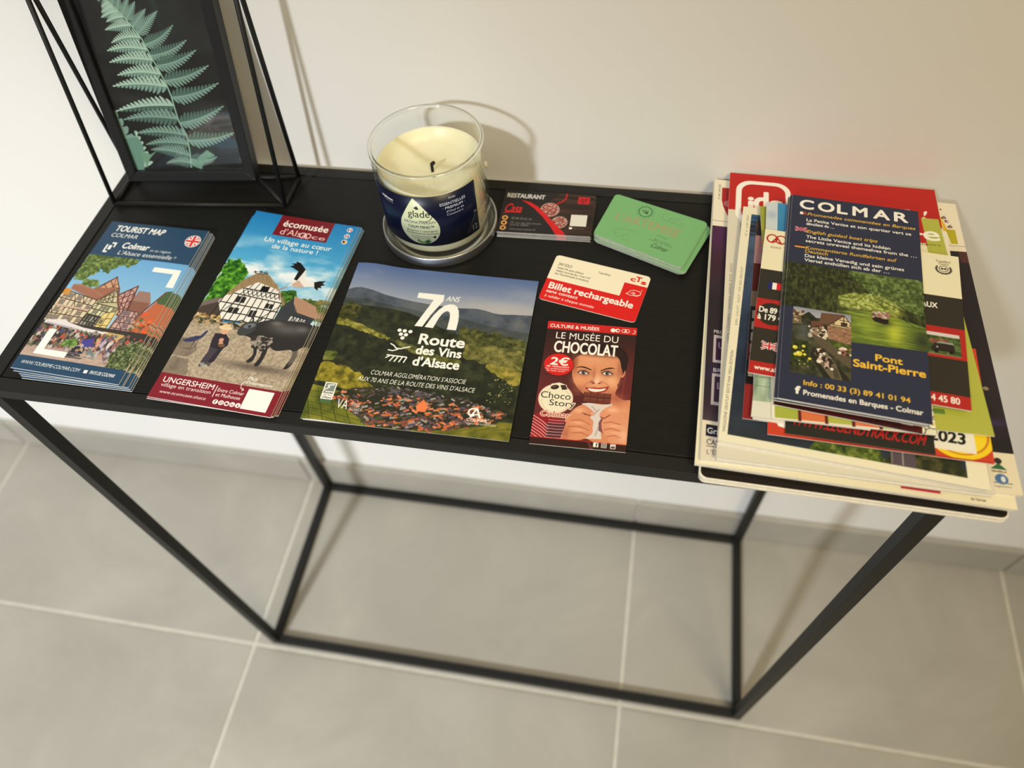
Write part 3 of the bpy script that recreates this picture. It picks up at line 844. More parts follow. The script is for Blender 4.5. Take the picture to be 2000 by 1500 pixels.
def art_choc():
    a = Art(72, 117, 9, (.20, .11, .10), 5)
    a.grad(.06, 1, (.17, .10, .09), (.40, .15, .15))
    a.soft(.05, .62, .30, .30, (.42, .16, .17), .8); a.soft(.95, .50, .16, .28, (.42, .15, .16), .9)
    a.line([(.93, .30), (.90, .62)], .02, (.50, .22, .22), .6); a.line([(.02, .45), (.30, .47)], .012, (.30, .12, .12)); a.line([(.36, .60), (.45, .60)], .006, (.5, .3, .28))
    sk = (.86, .58, .42)
    # neck, shoulder, body
    a.poly(sm([(.62, .53), (.84, .50), (.83, .57), (.92, .61), (1.02, .635), (1.02, .93), (.60, .93), (.55, .7)]), (.84, .54, .40))
    a.soft(.85, .60, .10, .04, (.64, .34, .26), .7); a.soft(.95, .72, .06, .06, (.92, .66, .50), .7)
    # hair
    a.poly(sm([(.33, .40), (.35, .28), (.44, .20), (.60, .16), (.80, .17), (.92, .24), (.93, .33), (.88, .42), (.60, .30), (.40, .35)]), (.13, .08, .07))
    # ear
    a.ell(.882, .385, .034, .048, (.84, .55, .42)); a.ell(.885, .385, .018, .030, (.66, .36, .28))
    # face
    f = [(.338, .40), (.345, .32), (.40, .275), (.50, .255), (.64, .250), (.76, .252), (.83, .28), (.865, .35), (.868, .43), (.84, .50), (.79, .555), (.72, .60), (.60, .615), (.50, .59), (.42, .545), (.36, .48)]
    a.poly(sm(f), sk)
    a.soft(.55, .30, .16, .045, (.90, .64, .48), .8); a.soft(.62, .47, .07, .05, (.95, .74, .60), .85); a.soft(.42, .48, .07, .045, (.92, .62, .46), .7); a.soft(.78, .47, .07, .04, (.95, .72, .56), .8)
    a.soft(.36, .34, .03, .09, (.55, .28, .2), .7); a.soft(.85, .36, .03, .08, (.6, .33, .25), .6); a.soft(.60, .26, .3, .018, (.35, .19, .15), .6)
    a.soft(.575, .42, .020, .050, (.66, .38, .29), .6); a.soft(.43, .56, .08, .035, (.62, .34, .26), .6); a.soft(.75, .56, .07, .03, (.70, .40, .30), .5)
    # hair fringe above brow right
    a.poly([(.80, .24), (.90, .25), (.93, .34), (.895, .40), (.865, .35), (.845, .29)], (.15, .09, .08))
    # brows, eyes
    br = (.22, .12, .09)
    a.poly(sm([(.372, .386), (.41, .370), (.47, .368), (.545, .387), (.538, .392), (.46, .378), (.41, .378)]), br)
    a.poly(sm([(.645, .388), (.70, .367), (.76, .357), (.803, .367), (.77, .366), (.70, .378), (.65, .393)]), br)
    for u, v, s in ((.465, .418, 1), (.722, .408, .95)):
        a.soft(u, v, .06, .022, (.42, .23, .19), .75)
        a.poly([(u - .060, v + .002), (u - .03, v - .013), (u + .01, v - .016), (u + .055, v + .004), (u + .02, v + .013), (u - .03, v + .013)], (.90, .86, .84))
        a.ell(u - .002, v - .001, .023, .0145, (.34, .30, .32)); a.ell(u - .002, v - .001, .011, .007, (.05, .04, .04)); a.circ(u + .006, v - .005, .005, WH)
        a.line([(u - .064, v + .003), (u - .03, v - .014), (u + .012, v - .017), (u + .058, v + .005)], .011, (.10, .06, .06))
        a.line([(u - .055, v + .006), (u - .02, v + .015), (u + .03, v + .013)], .005, (.4, .22, .2))
    # nose
    a.soft(.565, .488, .022, .014, (.60, .30, .22), .8); a.soft(.665, .485, .018, .012, (.66, .36, .27), .7)
    a.ell(.585, .497, .014, .005, (.42, .18, .14)); a.ell(.645, .495, .013, .005, (.42, .18, .14)); a.soft(.615, .478, .022, .014, (.98, .80, .68), .9)
    a.line([(.545, .485), (.50, .510), (.48, .535)], .008, (.66, .36, .28), .7); a.line([(.69, .480), (.745, .503), (.765, .525)], .008, (.66, .36, .28), .7)
    # mouth
    a.poly(sm([(.500, .534), (.55, .535), (.60, .529), (.64, .531), (.70, .523), (.752, .514), (.735, .545), (.70, .562), (.62, .575), (.56, .570), (.52, .553)]), (.62, .20, .18))
    a.poly(sm([(.53, .543), (.60, .541), (.66, .540), (.725, .530), (.70, .550), (.62, .565), (.56, .560)]), (.95, .91, .88))
    # bar of chocolate
    a.rect(.495, .570, .790, .655, (.27, .12, .10))
    for i in range(4):
        for j in range(2):
            u = .500 + i * .073; v = .573 + j * .042
            a.poly([(u, v), (u + .068, v), (u + .068, v + .038), (u, v + .038)], (.44, .22, .18))
            a.poly([(u, v), (u + .068, v), (u + .060, v + .006), (u + .008, v + .006)], (.55, .30, .25))
            a.poly([(u, v + .038), (u + .068, v + .038), (u + .060, v + .031), (u + .008, v + .031)], (.33, .15, .12))
    a.poly([(.485, .665), (.56, .655), (.70, .662), (.81, .648), (.81, .665), (.72, .74), (.70, .80), (.74, .92), (.52, .93), (.60, .80), (.60, .73)], (.86, .82, .80))
    for q in (([(.60, .68), (.66, .72)]), ([(.68, .70), (.62, .75)]), ([(.70, .82), (.67, .90)]), ([(.63, .80), (.60, .90)])):
        a.line(q, .018, (.70, .63, .64), .7)
    a.poly([(.715, .76), (.75, .80), (.76, .88), (.70, .86), (.69, .80)], (.50, .30, .32))
    # left hand
    a.poly(sm([(.30, .945), (.33, .84), (.345, .78), (.42, .71), (.49, .675), (.55, .685), (.62, .72), (.635, .735), (.61, .75), (.55, .74), (.50, .735), (.58, .765), (.63, .79), (.635, .84), (.635, .885), (.56, .93), (.47, .945)]), (.85, .56, .42))
    a.line([(.50, .735), (.545, .745), (.60, .752)], .012, (.56, .27, .2)); a.line([(.40, .80), (.50, .79), (.60, .82)], .009, (.68, .38, .28)); a.line([(.38, .85), (.48, .84), (.60, .865)], .009, (.66, .36, .27)); a.line([(.42, .895), (.52, .885), (.60, .905)], .008, (.66, .36, .27))
    a.soft(.47, .72, .06, .02, (.95, .72, .56), .8); a.soft(.48, .815, .07, .012, (.95, .70, .55), .7); a.soft(.50, .865, .07, .010, (.94, .69, .54), .7); a.ell(.612, .735, .018, .009, (.92, .62, .55)); a.ell(.625, .875, .012, .010, (.88, .55, .5))
    a.soft(.36, .90, .04, .05, (.62, .34, .26), .6)
    # right hand
    a.poly(sm([(.69, .735), (.72, .70), (.79, .665), (.86, .665), (.93, .70), (1.02, .70), (1.02, .945), (.85, .945), (.79, .905), (.74, .86), (.72, .80), (.74, .76), (.70, .755)]), (.87, .59, .45))
    a.line([(.70, .755), (.74, .765), (.80, .735)], .012, (.56, .27, .2)); a.line([(.74, .80), (.82, .785), (.92, .80)], .009, (.68, .38, .28)); a.line([(.75, .85), (.83, .835), (.93, .85)], .009, (.66, .36, .27)); a.line([(.79, .90), (.86, .885), (.94, .90)], .008, (.66, .36, .27))
    a.soft(.82, .695, .06, .02, (.97, .75, .60), .8); a.soft(.86, .815, .07, .012, (.96, .72, .57), .7); a.soft(.87, .865, .07, .010, (.95, .7, .56), .7); a.soft(.96, .88, .05, .05, (.96, .74, .62), .7)
    # striped sleeve
    a.poly([(-.02, .80), (.10, .74), (.35, .82), (.31, .955), (-.02, .955)], (.56, .10, .14)); a.poly([(.14, .84), (.35, .82), (.31, .955), (.16, .955)], (.30, .16, .20))
    for i in range(9):
        v = .79 + i * .022
        a.line([(.16, v + .02), (.24, v + .022), (.33, v + .018)], .008, (.82, .55, .56)); a.line([(-.02, v - .01), (.10, v + .035), (.17, v + .07)], .010, (.90, .60, .60))
    # round marks
    a.ell(.195, .372, .162, .093, (.35, .05, .05), .6); a.ell(.185, .368, .160, .091, (.84, .12, .12))
    a.text('2€', .092, .372, .285, .060, WH, .04, .1); a.text('de réduction', .055, .393, .300, .016, WH, .02, .15); a.text('sur présentation', .045, .411, .300, .013, WH, .01, .15); a.text('de cette carte*', .062, .428, .270, .013, WH, .01, .15)
    cr = (.93, .90, .80)
    a.ell(.205, .645, .186, .118, (.80, .45, .45)); a.ell(.205, .645, .180, .113, cr); a.ell(.212, .655, .155, .098, (.86, .70, .62)); a.ell(.212, .655, .150, .094, cr)
    a.poly([(.13, .56), (.14, .53), (.22, .515), (.30, .53), (.32, .57), (.22, .58)], cr)
    a.ell(.18, .555, .045, .018, (.23, .15, .13), 1, -.3); a.ell(.17, .552, .02, .006, (.4, .3, .27), 1, -.3); a.poly([(.235, .535), (.29, .530), (.315, .565), (.26, .572)], (.22, .14, .12)); a.line([(.245, .553), (.305, .549)], .004, (.4, .3, .27))
    a.text('Choco', .045, .645, .360, .050, cr, .13); a.text('Story', .145, .700, .415, .046, cr, .13)
    a.text('Choco', .045, .645, .360, .050, (.16, .13, .12)); a.text('Story', .145, .700, .415, .046, (.16, .13, .12))
    for dx, dy in ((-.006, 0), (.006, 0), (0, -.004), (0, .004)):
        a.text('Colmar', .065 + dx, .785 + dy, .372 + dx, .040, (.95, .82, .74), .04, .2)
    a.text('Colmar', .065, .785, .372, .040, (.62, .24, .20), .0, .2)
    # top band and titles
    red = (.80, .13, .12)
    a.rect(-.02, -.02, 1.02, .066, red)
    a.text('CULTURE & MUSÉES', .030, .050, .580, .027, WH, .03)
    a.circ(.735, .037, .028, WH); a.circ(.785, .036, .026, WH); a.circ(.79, .036, .014, red); a.ring(.855, .035, .024, .006, WH); a.ring(.893, .035, .024, .006, WH); a.line([(.855, .050), (.874, .020), (.893, .050)], .005, WH)
    a.ring(.955, .038, .026, .007, WH, t0=-70, t1=100)
    a.text('LE MUSÉE DU', .112, .146, .802, .056, WH, -.012); a.text('CHOCOLAT', .112, .262, .803, .092, WH, .03)
    a.rect(-.02, .948, 1.02, 1.02, (.20, .09, .08)); a.line([(-.02, .947), (1.02, .947)], .008, (.75, .15, .15)); a.poly([(.60, .95), (.62, .95), (.68, 1.01), (.64, 1.01)], (.4, .2, .2))
    a.rect(.662, .948, .715, .982, WH); a.text('f', .688, .980, .706, .027, (.2, .1, .08), .04)
    a.rect(.745, .948, .800, .982, WH); a.rect(.750, .951, .795, .979, (.22, .1, .09)); a.ring(.772, .965, .013, .006, WH)
    a.rect(.838, .950, .892, .984, WH); a.text('You', .846, .963, .884, .009, (.2, .1, .08), .02); a.rect(.845, .967, .886, .980, (.22, .1, .09))
    return a


def art_rest():
    a = Art(84, 54, 8, (.12, .11, .11), 6)
    # wooden board with pizzas, right half
    q = [(.33, .0), (1.0, .0), (1.0, 1.0), (.70, 1.0), (.50, .60)]
    cov = a._cov(a._edges(q)); a._paint(cov, 0, 1, a.tex(a.fbm(3, 4, .5, 10), (.10, .07, .06), (.20, .13, .10), (.30, .20, .15)))
    a.poly([(.33, -.02), (.62, -.02), (.50, .25), (.40, .35)], (.12, .10, .10))
    for u, v, ru, rv in ((.53, .41, .105, .165), (.655, .70, .088, .14)):
        a.ell(u, v, ru, rv, (.72, .64, .58)); a.ell(u, v, ru * .92, rv * .9, (.62, .36, .33))
        for i in range(110):
            t = a.rng.random() * 6.28; r = math.sqrt(a.rng.random()) * .86
            a.ell(u + r * ru * math.cos(t), v + r * rv * math.sin(t), .008, .011, [(.86, .78, .76), (.60, .20, .20), (.75, .50, .45), (.45, .25, .22)][i % 4])
    a.line([(.69, -.02), (.685, .12), (.65, .20), (.58, .28)], .018, (.72, .08, .10))
    a.poly([(.199, .22), (.31, .27), (.40, .36), (.50, .53), (.60, .72), (.70, .90), (.76, 1.04), (.65, 1.04), (.57, .82), (.46, .58), (.36, .41), (.28, .31)], (.80, .10, .13))
    a.text('RESTAURANT', .036, .175, .452, .095, (.80, .79, .78), .05)
    a.text('Casa', .030, .53, .215, .20, (.80, .12, .13), .02, .25); a.line([(.03, .56), (.12, .52), (.23, .50)], .008, (.8, .12, .13))
    for v in (.665, .782, .898):
        a.circ(.061, v, .033, (.86, .62, .33)); a.circ(.061, v, .017, (.25, .17, .1))
    t = (.55, .54, .53)
    a.text('03 89 29 63 55', .132, .690, .352, .050, t); a.text('19, rue des Marchands', .132, .785, .464, .042, t); a.text('Colmar 68000', .132, .835, .33, .042, t); a.text('www.casa-colmar.fr', .132, .935, .416, .046, t)
    a.rect(.770, .50, .945, .775, (.88, .87, .84))
    a.rect(.820, .060, .945, .225, (.78, .10, .14)); a.text('QT', .845, .185, .925, .085, (.3, .05, .06), .03)
    a.rect(.768, .805, .80, .850, WH); a.text('@restaurant', .815, .845, .93, .03, t)
    return a


def art_green():
    g = (.475, .70, .475)
    a = Art(86, 56, 8, g, 8)
    d = (.14, .26, .18)
    a.ring(.375, .190, .068, .008, d, ry=.115)
    for i in range(36):
        t = math.radians(i * 10)
        if i % 3:
            a.line([(.375 + .088 * math.cos(t), .19 + .15 * math.sin(t)), (.375 + .096 * math.cos(t), .19 + .163 * math.sin(t))], .004, d, .8)
    a.line([(.34, .19), (.36, .165), (.385, .175), (.405, .215), (.375, .215), (.355, .20)], .008, d); a.poly([(.36, .20), (.40, .195), (.41, .23), (.38, .225)], d); a.line([(.395, .14), (.40, .17)], .005, d)
    gold = (.66, .60, .45)
    a.text("L'ARTEMISE", .125, .555, .80, .165, gold, .02, 0, .85, slope=-.06)
    for c in ((.60, .16, .05), (.66, .20, .035), (.24, .80, .05), (.33, .84, .04), (.73, .18, .04), (.19, .78, .03)):
        a.ring(c[0], c[1], c[2], .004, (.38, .58, .39), .9, t0=0, t1=300)
    a.line([(.54, .23), (.68, .24)], .003, (.4, .6, .4)); a.line([(.18, .70), (.40, .67)], .003, (.36, .54, .36))
    a.text('CAFÉ CUISINE', .60, .60, .72, .03, (.3, .46, .31), 0, 0, .8)
    a.line([(.545, .705), (.82, .705)], .004, (.30, .44, .31)); a.text('BIJOUX · DÉCORATION', .60, .685, .78, .03, (.30, .45, .31))
    a.text('Colmar', .60, .83, .778, .085, d, -.005, .4)
    return a


def fern_leaf(a, x0, y0, x1, y1, w, bend, c0, c1, n=13):
    """one pinna drawn as a comb of small leaflets from base to tip"""
    asp = a.W / a.H
    for i in range(n):
        t = (i + .5) / n
        px = x0 + (x1 - x0) * t; py = y0 + (y1 - y0) * t - bend * math.sin(math.pi * t)
        t2 = min(1, t + .02)
        dx = (x1 - x0); dy = ((y1 - y0) - bend * math.pi * math.cos(math.pi * t)) / asp
        L = math.hypot(dx, dy); dx /= L; dy /= L
        h = w * (1 - t) ** .75 * (1.0 if t > .06 else .7)
        sp = math.hypot(x1 - x0, (y1 - y0) / asp) / n * .52
        for s in (1, -1):
            nx, ny = -dy * s + dx * .45, dx * s + dy * .45
            c = c0 if s > 0 else c1
            q = [(px - dx * sp, py - dy * sp * asp), (px + dx * sp, py + dy * sp * asp),
                 (px + nx * h + dx * sp * .6, py + (ny * h + dy * sp * .6) * asp), (px + nx * h * 1.12, py + ny * h * 1.12 * asp), (px + nx * h * .8 - dx * sp * .7, py + (ny * h * .8 - dy * sp * .7) * asp)]
            a.poly(q, c)
    a.line([(x0 + (x1 - x0) * t, y0 + (y1 - y0) * t - bend * math.sin(math.pi * t)) for t in np.linspace(0, 1, 9)], .006, tuple(min(1, c * 1.1) for c in c0))


def art_fern():
    a = Art(112, 204, 6.5, (.085, .085, .08), 9)
    n = a.fbm(4, 4)
    a.a[:] = a.tex(n, (.06, .06, .058), (.085, .083, .078), (.12, .125, .115))
    a.soft(.62, .22, .03, .12, (.13, .22, .18), .8); a.soft(.72, .35, .05, .03, (.13, .2, .17), .5)
    a.soft(.85, .72, .25, .05, (.30, .30, .32), .6); a.soft(.2, .65, .2, .02, (.22, .22, .24), .5)
    R = [(.02, .03), (.08, .14), (.125, .205), (.20, .222), (.283, .245), (.338, .285), (.391, .335), (.445, .395), (.468, .455), (.498, .517), (.525, .588), (.535, .648), (.53, .70), (.53, .754), (.56, .826), (.545, .90), (.51, .99)]
    a.line(R, .014, (.45, .60, .52))
    V = [p[1] for p in R]; U = [p[0] for p in R]

    def at(v):
        return float(np.interp(v, V, U)), v
    li = (.68, .78, .71); mid = (.50, .62, .57); dk = (.32, .43, .39)
    Lt = [(.02, .12, .10), (.06, .17, .155), (.203, .238, .215, .03), (.211, .264, .235, .03), (.196, .284, .25, .034), (.18, .303, .268, .036), (.208, .320, .29, .036), (.175, .352, .325, .04), (.189, .405, .375, .046), (.13, .437, .425, .052), (.113, .486, .47, .05), (.141, .542, .53, .056), (.066, .590, .585, .058), (.011, .705, .672, .060), (.053, .745, .735, .060), (.12, .812, .815, .056), (.171, .869, .86, .05)]
    Rt = [(.301, .205, .235, .02), (.346, .211, .245, .022), (.384, .219, .265, .026), (.446, .228, .285, .030), (.483, .248, .305, .034), (.547, .277, .335, .038), (.632, .287, .362, .042), (.721, .344, .405, .046), (.794, .405, .452, .050), (.847, .447, .495, .052), (.916, .512, .56, .054), (.96, .588, .635, .056), (.951, .691, .755, .058), (.998, .815, .84, .058), (.773, .936, .935, .05)]
    for i, q in enumerate(Lt):
        u, v, b = q[:3]; w = q[3] if len(q) > 3 else .02
        x0, y0 = at(b + .012)
        fern_leaf(a, x0, y0, u, v, w * 1.35, .012 if v > .4 else .004, li if v < .72 else mid, mid if v < .65 else dk, 13)
    for i, q in enumerate(Rt):
        u, v, b, w = q
        x0, y0 = at(b + .01)
        fern_leaf(a, x0, y0, u, v, w * 1.35, -.012 if v > .3 else .0, mid, dk if v > .3 else mid, 13)
    fern_leaf(a, .02, .99, .0, .70, .12, 0, mid, li, 7)
    fern_leaf(a, .06, .99, .12, .80, .10, 0, li, mid, 7)
    a.poly([(.0, .84), (.12, .83), (.14, .88), (.07, 1.0), (.0, 1.0)], (.42, .57, .50))
    a.poly([(.10, .90), (.18, .92), (.25, .90), (.16, .94), (.10, .99)], (.45, .60, .50)); a.poly([(.52, .98), (.62, .93), (.70, .90), (.76, .93), (.66, .95), (.60, 1.0)], (.45, .60, .52))
    fern_leaf(a, .53, .93, .20, .895, .075, .01, mid, dk, 15); fern_leaf(a, .54, .97, .30, .965, .06, .01, mid, dk, 12)
    a.line(R, .008, (.60, .74, .66))
    return a


def art_label():
    """wrap label of the candle: 165 degrees of the glass by 55 mm"""
    a = Art(98, 54, 9, (.035, .065, .18), 10)
    a.a[:] = a.tex(a.fbm(5, 3), (.03, .055, .16), (.04, .075, .20))
    cr = (.84, .87, .72)
    # teardrop
    uc = .450
    q = [(uc - .01, .02), (uc - .008, .025)]
    q += [(uc + .035, .13), (uc + .08, .26), (uc + .13, .40), (uc + .162, .52), (uc + .173, .64), (uc + .160, .77), (uc + .118, .88), (uc + .055, .94), (uc - .005, .955), (uc - .07, .935), (uc - .128, .87), (uc - .166, .765), (uc - .177, .64), (uc - .163, .51), (uc - .135, .40), (uc - .092, .26), (uc - .05, .13), (uc - .012, .025)]
    a.poly(sm(q, 4), cr)
    dk = (.08, .10, .14)
    a.text('glade', uc - .085, .40, uc + .105, .135, dk, .0, .1); a.ring(uc + .05, .365, .075, .006, dk, t0=-60, t1=120, ry=.12); a.poly([(uc - .02, .22), (uc + .01, .17), (uc + .025, .23), (uc + .005, .25)], dk)
    a.text('AROMATHERAPY', uc - .135, .535, uc + .150, .050, (.28, .33, .38), .01); a.text('CALM MIND™', uc - .10, .625, uc + .125, .052, (.22, .28, .34), .03)
    a.text('Bergamot + Lemongrass', uc - .12, .700, uc + .150, .034, dk); a.text('Pamplemousse et Citronnelle', uc - .13, .752, uc + .155, .032, dk)
    a.text('Un mélange de parfums', uc - .09, .81, uc + .10, .024, (.3, .33, .35)); a.text('floraux aux huiles', uc - .07, .85, uc + .08, .024, (.3, .33, .35))
    a.poly([(uc + .10, .80), (uc + .125, .78), (uc + .13, .82), (uc + .11, .835)], dk)
    a.poly([(uc - .04, .86), (uc + .0, .90), (uc + .07, .91), (uc + .05, .945), (uc - .01, .945), (uc - .04, .91)], (.22, .42, .16)); a.poly([(uc - .03, .875), (uc + .0, .91), (uc + .04, .92), (uc + .01, .935), (uc - .02, .915)], (.62, .76, .45)); a.poly([(uc + .02, .89), (uc + .06, .86), (uc + .08, .90), (uc + .05, .92)], (.16, .36, .14))
    a.text('scjohnson', .105, .20, .235, .055, WH, .02, .05); a.text('A FAMILY COMPANY', .135, .245, .235, .018, WH)
    w2 = (.80, .82, .86)
    a.text('Huiles', .735, .105, .795, .045, w2, 0, .1); a.text('ESSENTIELLES', .655, .210, .885, .052, w2, .01, .0); a.text('· PREMIUM ·', .675, .285, .875, .045, w2, .015)
    a.text("d'Oud et de", .700, .355, .86, .040, w2, 0, .1); a.text('Cassissiers', .700, .415, .85, .036, w2, 0, .1)
    a.line([(.86, .93), (.97, .63)], .004, w2, .7); a.line([(.88, .95), (.985, .68)], .004, w2, .5)
    a.text('12', .925, .93, .975, .10, w2, .02); a.text('30h', .955, .60, .99, .035, w2)
    return a


CREAM = (.93, .90, .80)


def art_dark_mag():
    a = Art(200, 290, 2, (.09, .07, .065), 20)
    a.a[:] = a.tex(a.fbm(3, 3), (.07, .055, .05), (.12, .09, .08))
    return a


def art_cream_mag():
    a = Art(205, 296, 3, CREAM, 21)
    a.rect(.10, .12, .9, .80, (.30, .30, .35))
    a.rect(.655, .972, .775, .987, (.70, .16, .24)); a.rect(.54, .963, .64, .969, (.62, .58, .48)); a.text('du Terroir', .865, .991, .91, .006, (.2, .2, .2), .02)
    a.text('Saveurs', .05, .08, .6, .04, (.5, .2, .3), .03)
    return a


def art_purple_mag():
    """dark purple free magazine, cream header and footer"""
    a = Art(207, 290, 5, (.14, .11, .14), 22)
    n = a.fbm(3, 4)
    a.a[:] = a.tex(n, (.115, .095, .125), (.15, .12, .155), (.20, .14, .20))
    a.soft(.03, .24, .05, .12, (.30, .11, .30), .9); a.soft(.02, .36, .06, .05, (.22, .10, .15), .8); a.soft(.03, .74, .04, .02, (.16, .13, .32), .7)
    a.soft(.96, .80, .05, .012, (.22, .19, .36), .8); a.ell(.958, .697, .010, .006, (.58, .52, .42))
    a.rect(-.02, -.02, 1.02, .205, (.93, .90, .83)); a.rect(-.02, .182, 1.02, .1835, (.3, .3, .3))
    a.rect(.97, .205, 1.02, .25, (.32, .18, .17))
    a.poly([(.034, .035), (.10, .035), (.10, .19), (.060, .155), (.042, .12), (.034, .09)], (.66, .10, .13)); a.ell(.062, .105, .018, .014, (.75, .45, .45))
    a.text('N° 184 - JUIN 2023', .027, .088, .022, .008, (.35, .3, .28), vert=True)
    for i, (ch, u, v) in enumerate((("l'", .925, .042), ('é', .938, .070), ('t', .945, .085), ('é', .955, .108))):
        a.text(ch, u - .006, v, u + .012, .014, (.34, .18, .30), .03, .1)
    a.poly([(.925, .05), (.94, .09), (.95, .13), (.93, .12)], (.90, .74, .25))
    a.poly([(.94, .115), (.975, .115), (.975, .175), (.95, .175)], (.72, .68, .12))
    a.text('PROGRAMME', .026, .612, .15, .012, (.78, .76, .78), .02); a.rect(.026, .617, .17, .708, (.70, .67, .70)); a.rect(.036, .627, .16, .699, (.20, .10, .22)); a.text('UM', .045, .66, .10, .02, (.6, .5, .62), .02)
    a.text('BRASSERIE', .030, .738, .15, .012, (.78, .76, .78), .02); a.rect(.026, .743, .17, .840, (.70, .67, .70)); a.rect(.036, .752, .16, .830, (.20, .13, .24)); a.text('LE', .046, .79, .09, .02, (.6, .5, .62), .02)
    a.rect(-.02, .888, 1.02, 1.02, (.90, .87, .78)); a.soft(.02, .95, .06, .06, (.86, .82, .78), .5)
    a.rect(.014, .899, .10, .932, (.10, .09, .18)); a.text('Grand', .019, .924, .09, .016, WH, .02)
    a.text('CASINO', .018, .955, .10, .014, (.25, .22, .26), .01); a.line([(.018, .960), (.10, .960)], .003, (.4, .35, .4)); a.text('L’ÉDEN', .020, .983, .10, .013, (.42, .38, .40))
    a.poly([(.918, .935), (.945, .918), (.968, .936)], (.20, .40, .26)); a.circ(.945, .912, .012, (.2, .16, .16)); a.text('MIRABELLA', .920, .944, .965, .005, (.3, .2, .2), .03)
    a.circ(.945, .962, .020, (.30, .44, .66)); a.ell(.950, .962, .007, .008, (.88, .90, .93)); a.line([(.918, .972), (.975, .973)], .004, (.4, .5, .55)); a.text('Légitimaire', .920, .984, .97, .005, (.35, .38, .5))
    return a


def art_red_paper():
    """red newspaper front with a rounded white logo box"""
    red = (.74, .13, .11)
    a = Art(175, 295, 4, (.86, .84, .78), 23)
    a.rect(-.02, -.02, 1.02, .162, red); a.rect(.30, .0, 1.02, .14, red)
    # logo box

    def rbox(u0, v0, u1, v1, r, col):
        k = a.W / a.H; p = []
        for cx, cy, t0 in ((u1 - r, v0 + r * k, -90), (u1 - r, v1 - r * k, 0), (u0 + r, v1 - r * k, 90), (u0 + r, v0 + r * k, 180)):
            for t in np.radians(np.linspace(t0, t0 + 90, 8)):
                p.append((cx + r * math.cos(t), cy + r * k * math.sin(t)))
        a.poly(p, col)
    rbox(.034, .030, .304, .215, .075, WH); rbox(.062, .045, .278, .200, .055, red)
    a.text('j', .088, .162, .118, .062, WH, .05); a.text('d', .128, .152, .190, .078 * .95, WH, .05); a.text('s', .205, .152, .262, .062, WH, .05)
    a.text('LE MAGAZINE', .45, .124, .860, .028, WH, .02, .2); a.text('!', .918, .126, .934, .030, WH, .0, .3)
    a.rect(.06, .215, .94, .93, (.52, .60, .62)); a.text("100% LOISIRS - HORS-SÉRIE ÉTÉ 2023", .030, .66, .38, .010, (.55, .52, .46), vert=True)
    return a


def art_white_mag():
    """white-bordered free magazine with a night-blue cover photograph"""
    a = Art(173, 237, 5, (.93, .91, .82), 24)
    q = [(.040, .034), (.96, .034), (.96, .955), (.033, .955)]
    q = [(.045, .036), (.955, .036), (.925, .974), (.036, .974)]
    cov = a._cov(a._edges(q))
    g = np.zeros((a.H, a.W, 3), np.float32)
    t = np.linspace(0, 1, a.H)
    cols = np.array([(.22, .42, .60), (.16, .30, .46), (.08, .10, .16), (.27, .35, .47), (.18, .25, .36), (.12, .17, .25), (.17, .20, .24)])
    ts = [0, .06, .11, .16, .45, .75, 1.0]
    for c in range(3):
        g[..., c] = np.interp(t, ts, cols[:, c])[:, None]
    n = a.fbm(10, 4)[..., None]
    a._paint(cov, 0, 1, g * (.85 + .3 * n))
    for i in range(10):
        a.rect(.045, .05 + i * .011, .4, .056 + i * .011, (.30, .45, .6) if i % 2 else (.07, .10, .16), .35)
    a.foliage([(.34, 1.0), (.38, .93), (.48, .90), (.60, .92), (.66, 1.0)], (.14, .20, .08), (.30, .38, .14), (.55, .58, .26), 50, .25, .02)
    a.foliage([(.62, 1.0), (.68, .90), (.90, .88), (.925, 1.0)], (.12, .14, .08), (.18, .2, .11), (.34, .32, .18), 40, .2, .02)
    a.rect(.655, .88, .745, .974, (.34, .30, .34)); a.line([(.70, .89), (.697, .97)], .004, (.7, .66, .66)); a.line([(.662, .89), (.656, .97)], .006, (.5, .46, .46))
    a.rect(-.05, .974, 1.05, 1.05, (.93, .91, .82)); a.rect(.926, .9, 1.05, 1.05, (.93, .91, .82))
    k = (.52, .50, .44)
    a.text('MAGAZINE GRATUIT ÉDITÉ PAR VÉGA ÉDITION', .026, .965, .665, .012, (.42, .40, .36), vert=True)
    a.text('JUIN - JUILLET - AOÛT - ÉTÉ 2023 GRATUIT', .030, .56, .30, .010, k, vert=True)
    a.text('N° 6 - JUIN 2023', .033, .15, .045, .010, k, vert=True)
    return a


def art_strip_leaflet():
    a = Art(85, 200, 4, (.09, .075, .08), 25)
    for v0, v1, c in ((0, .05, (.22, .14, .12)), (.05, .09, (.10, .08, .10)), (.09, .25, (.62, .46, .47)), (.25, .40, (.30, .06, .07)), (.40, .48, (.45, .38, .32)), (.48, .62, (.08, .07, .07)), (.66, .74, (.36, .09, .10)), (.85, 1.0, (.55, .13, .14))):
        a.rect(0, v0, 1, v1, c)
    for i in range(6):
        a.rect(.02, .50 + i * .055, .12, .54 + i * .055, (.62, .58, .56)); a.rect(.14, .50 + i * .055, .2, .54 + i * .055, (.45, .40, .38))
    a.text('3', .10, .92, .16, .02, (.8, .5, .5)); a.text('B', .10, .96, .16, .02, (.8, .5, .5))
    return a


def art_red_yellow():
    a = Art(145, 100, 5, (.80, .26, .17), 26)
    a.ell(.865, .78, .155, .215, (.95, .82, .12)); a.ell(.865, .78, .130, .180, (.80, .50, .14)); a.ell(.865, .78, .120, .168, (.95, .84, .15))
    a.poly([(.80, .60), (.86, .58), (.85, .72), (.80, .74)], BK); a.text('SIBO', .88, .70, .885, .03, BK, .03, vert=True)
    a.poly([(.03, .86), (.05, .80), (.075, .80), (.08, .88), (.11, .94), (.08, .93), (.05, .92)], WH)
    a.line([(.2, .99), (.99, .99)], .004, (.55, .15, .1))
    return a


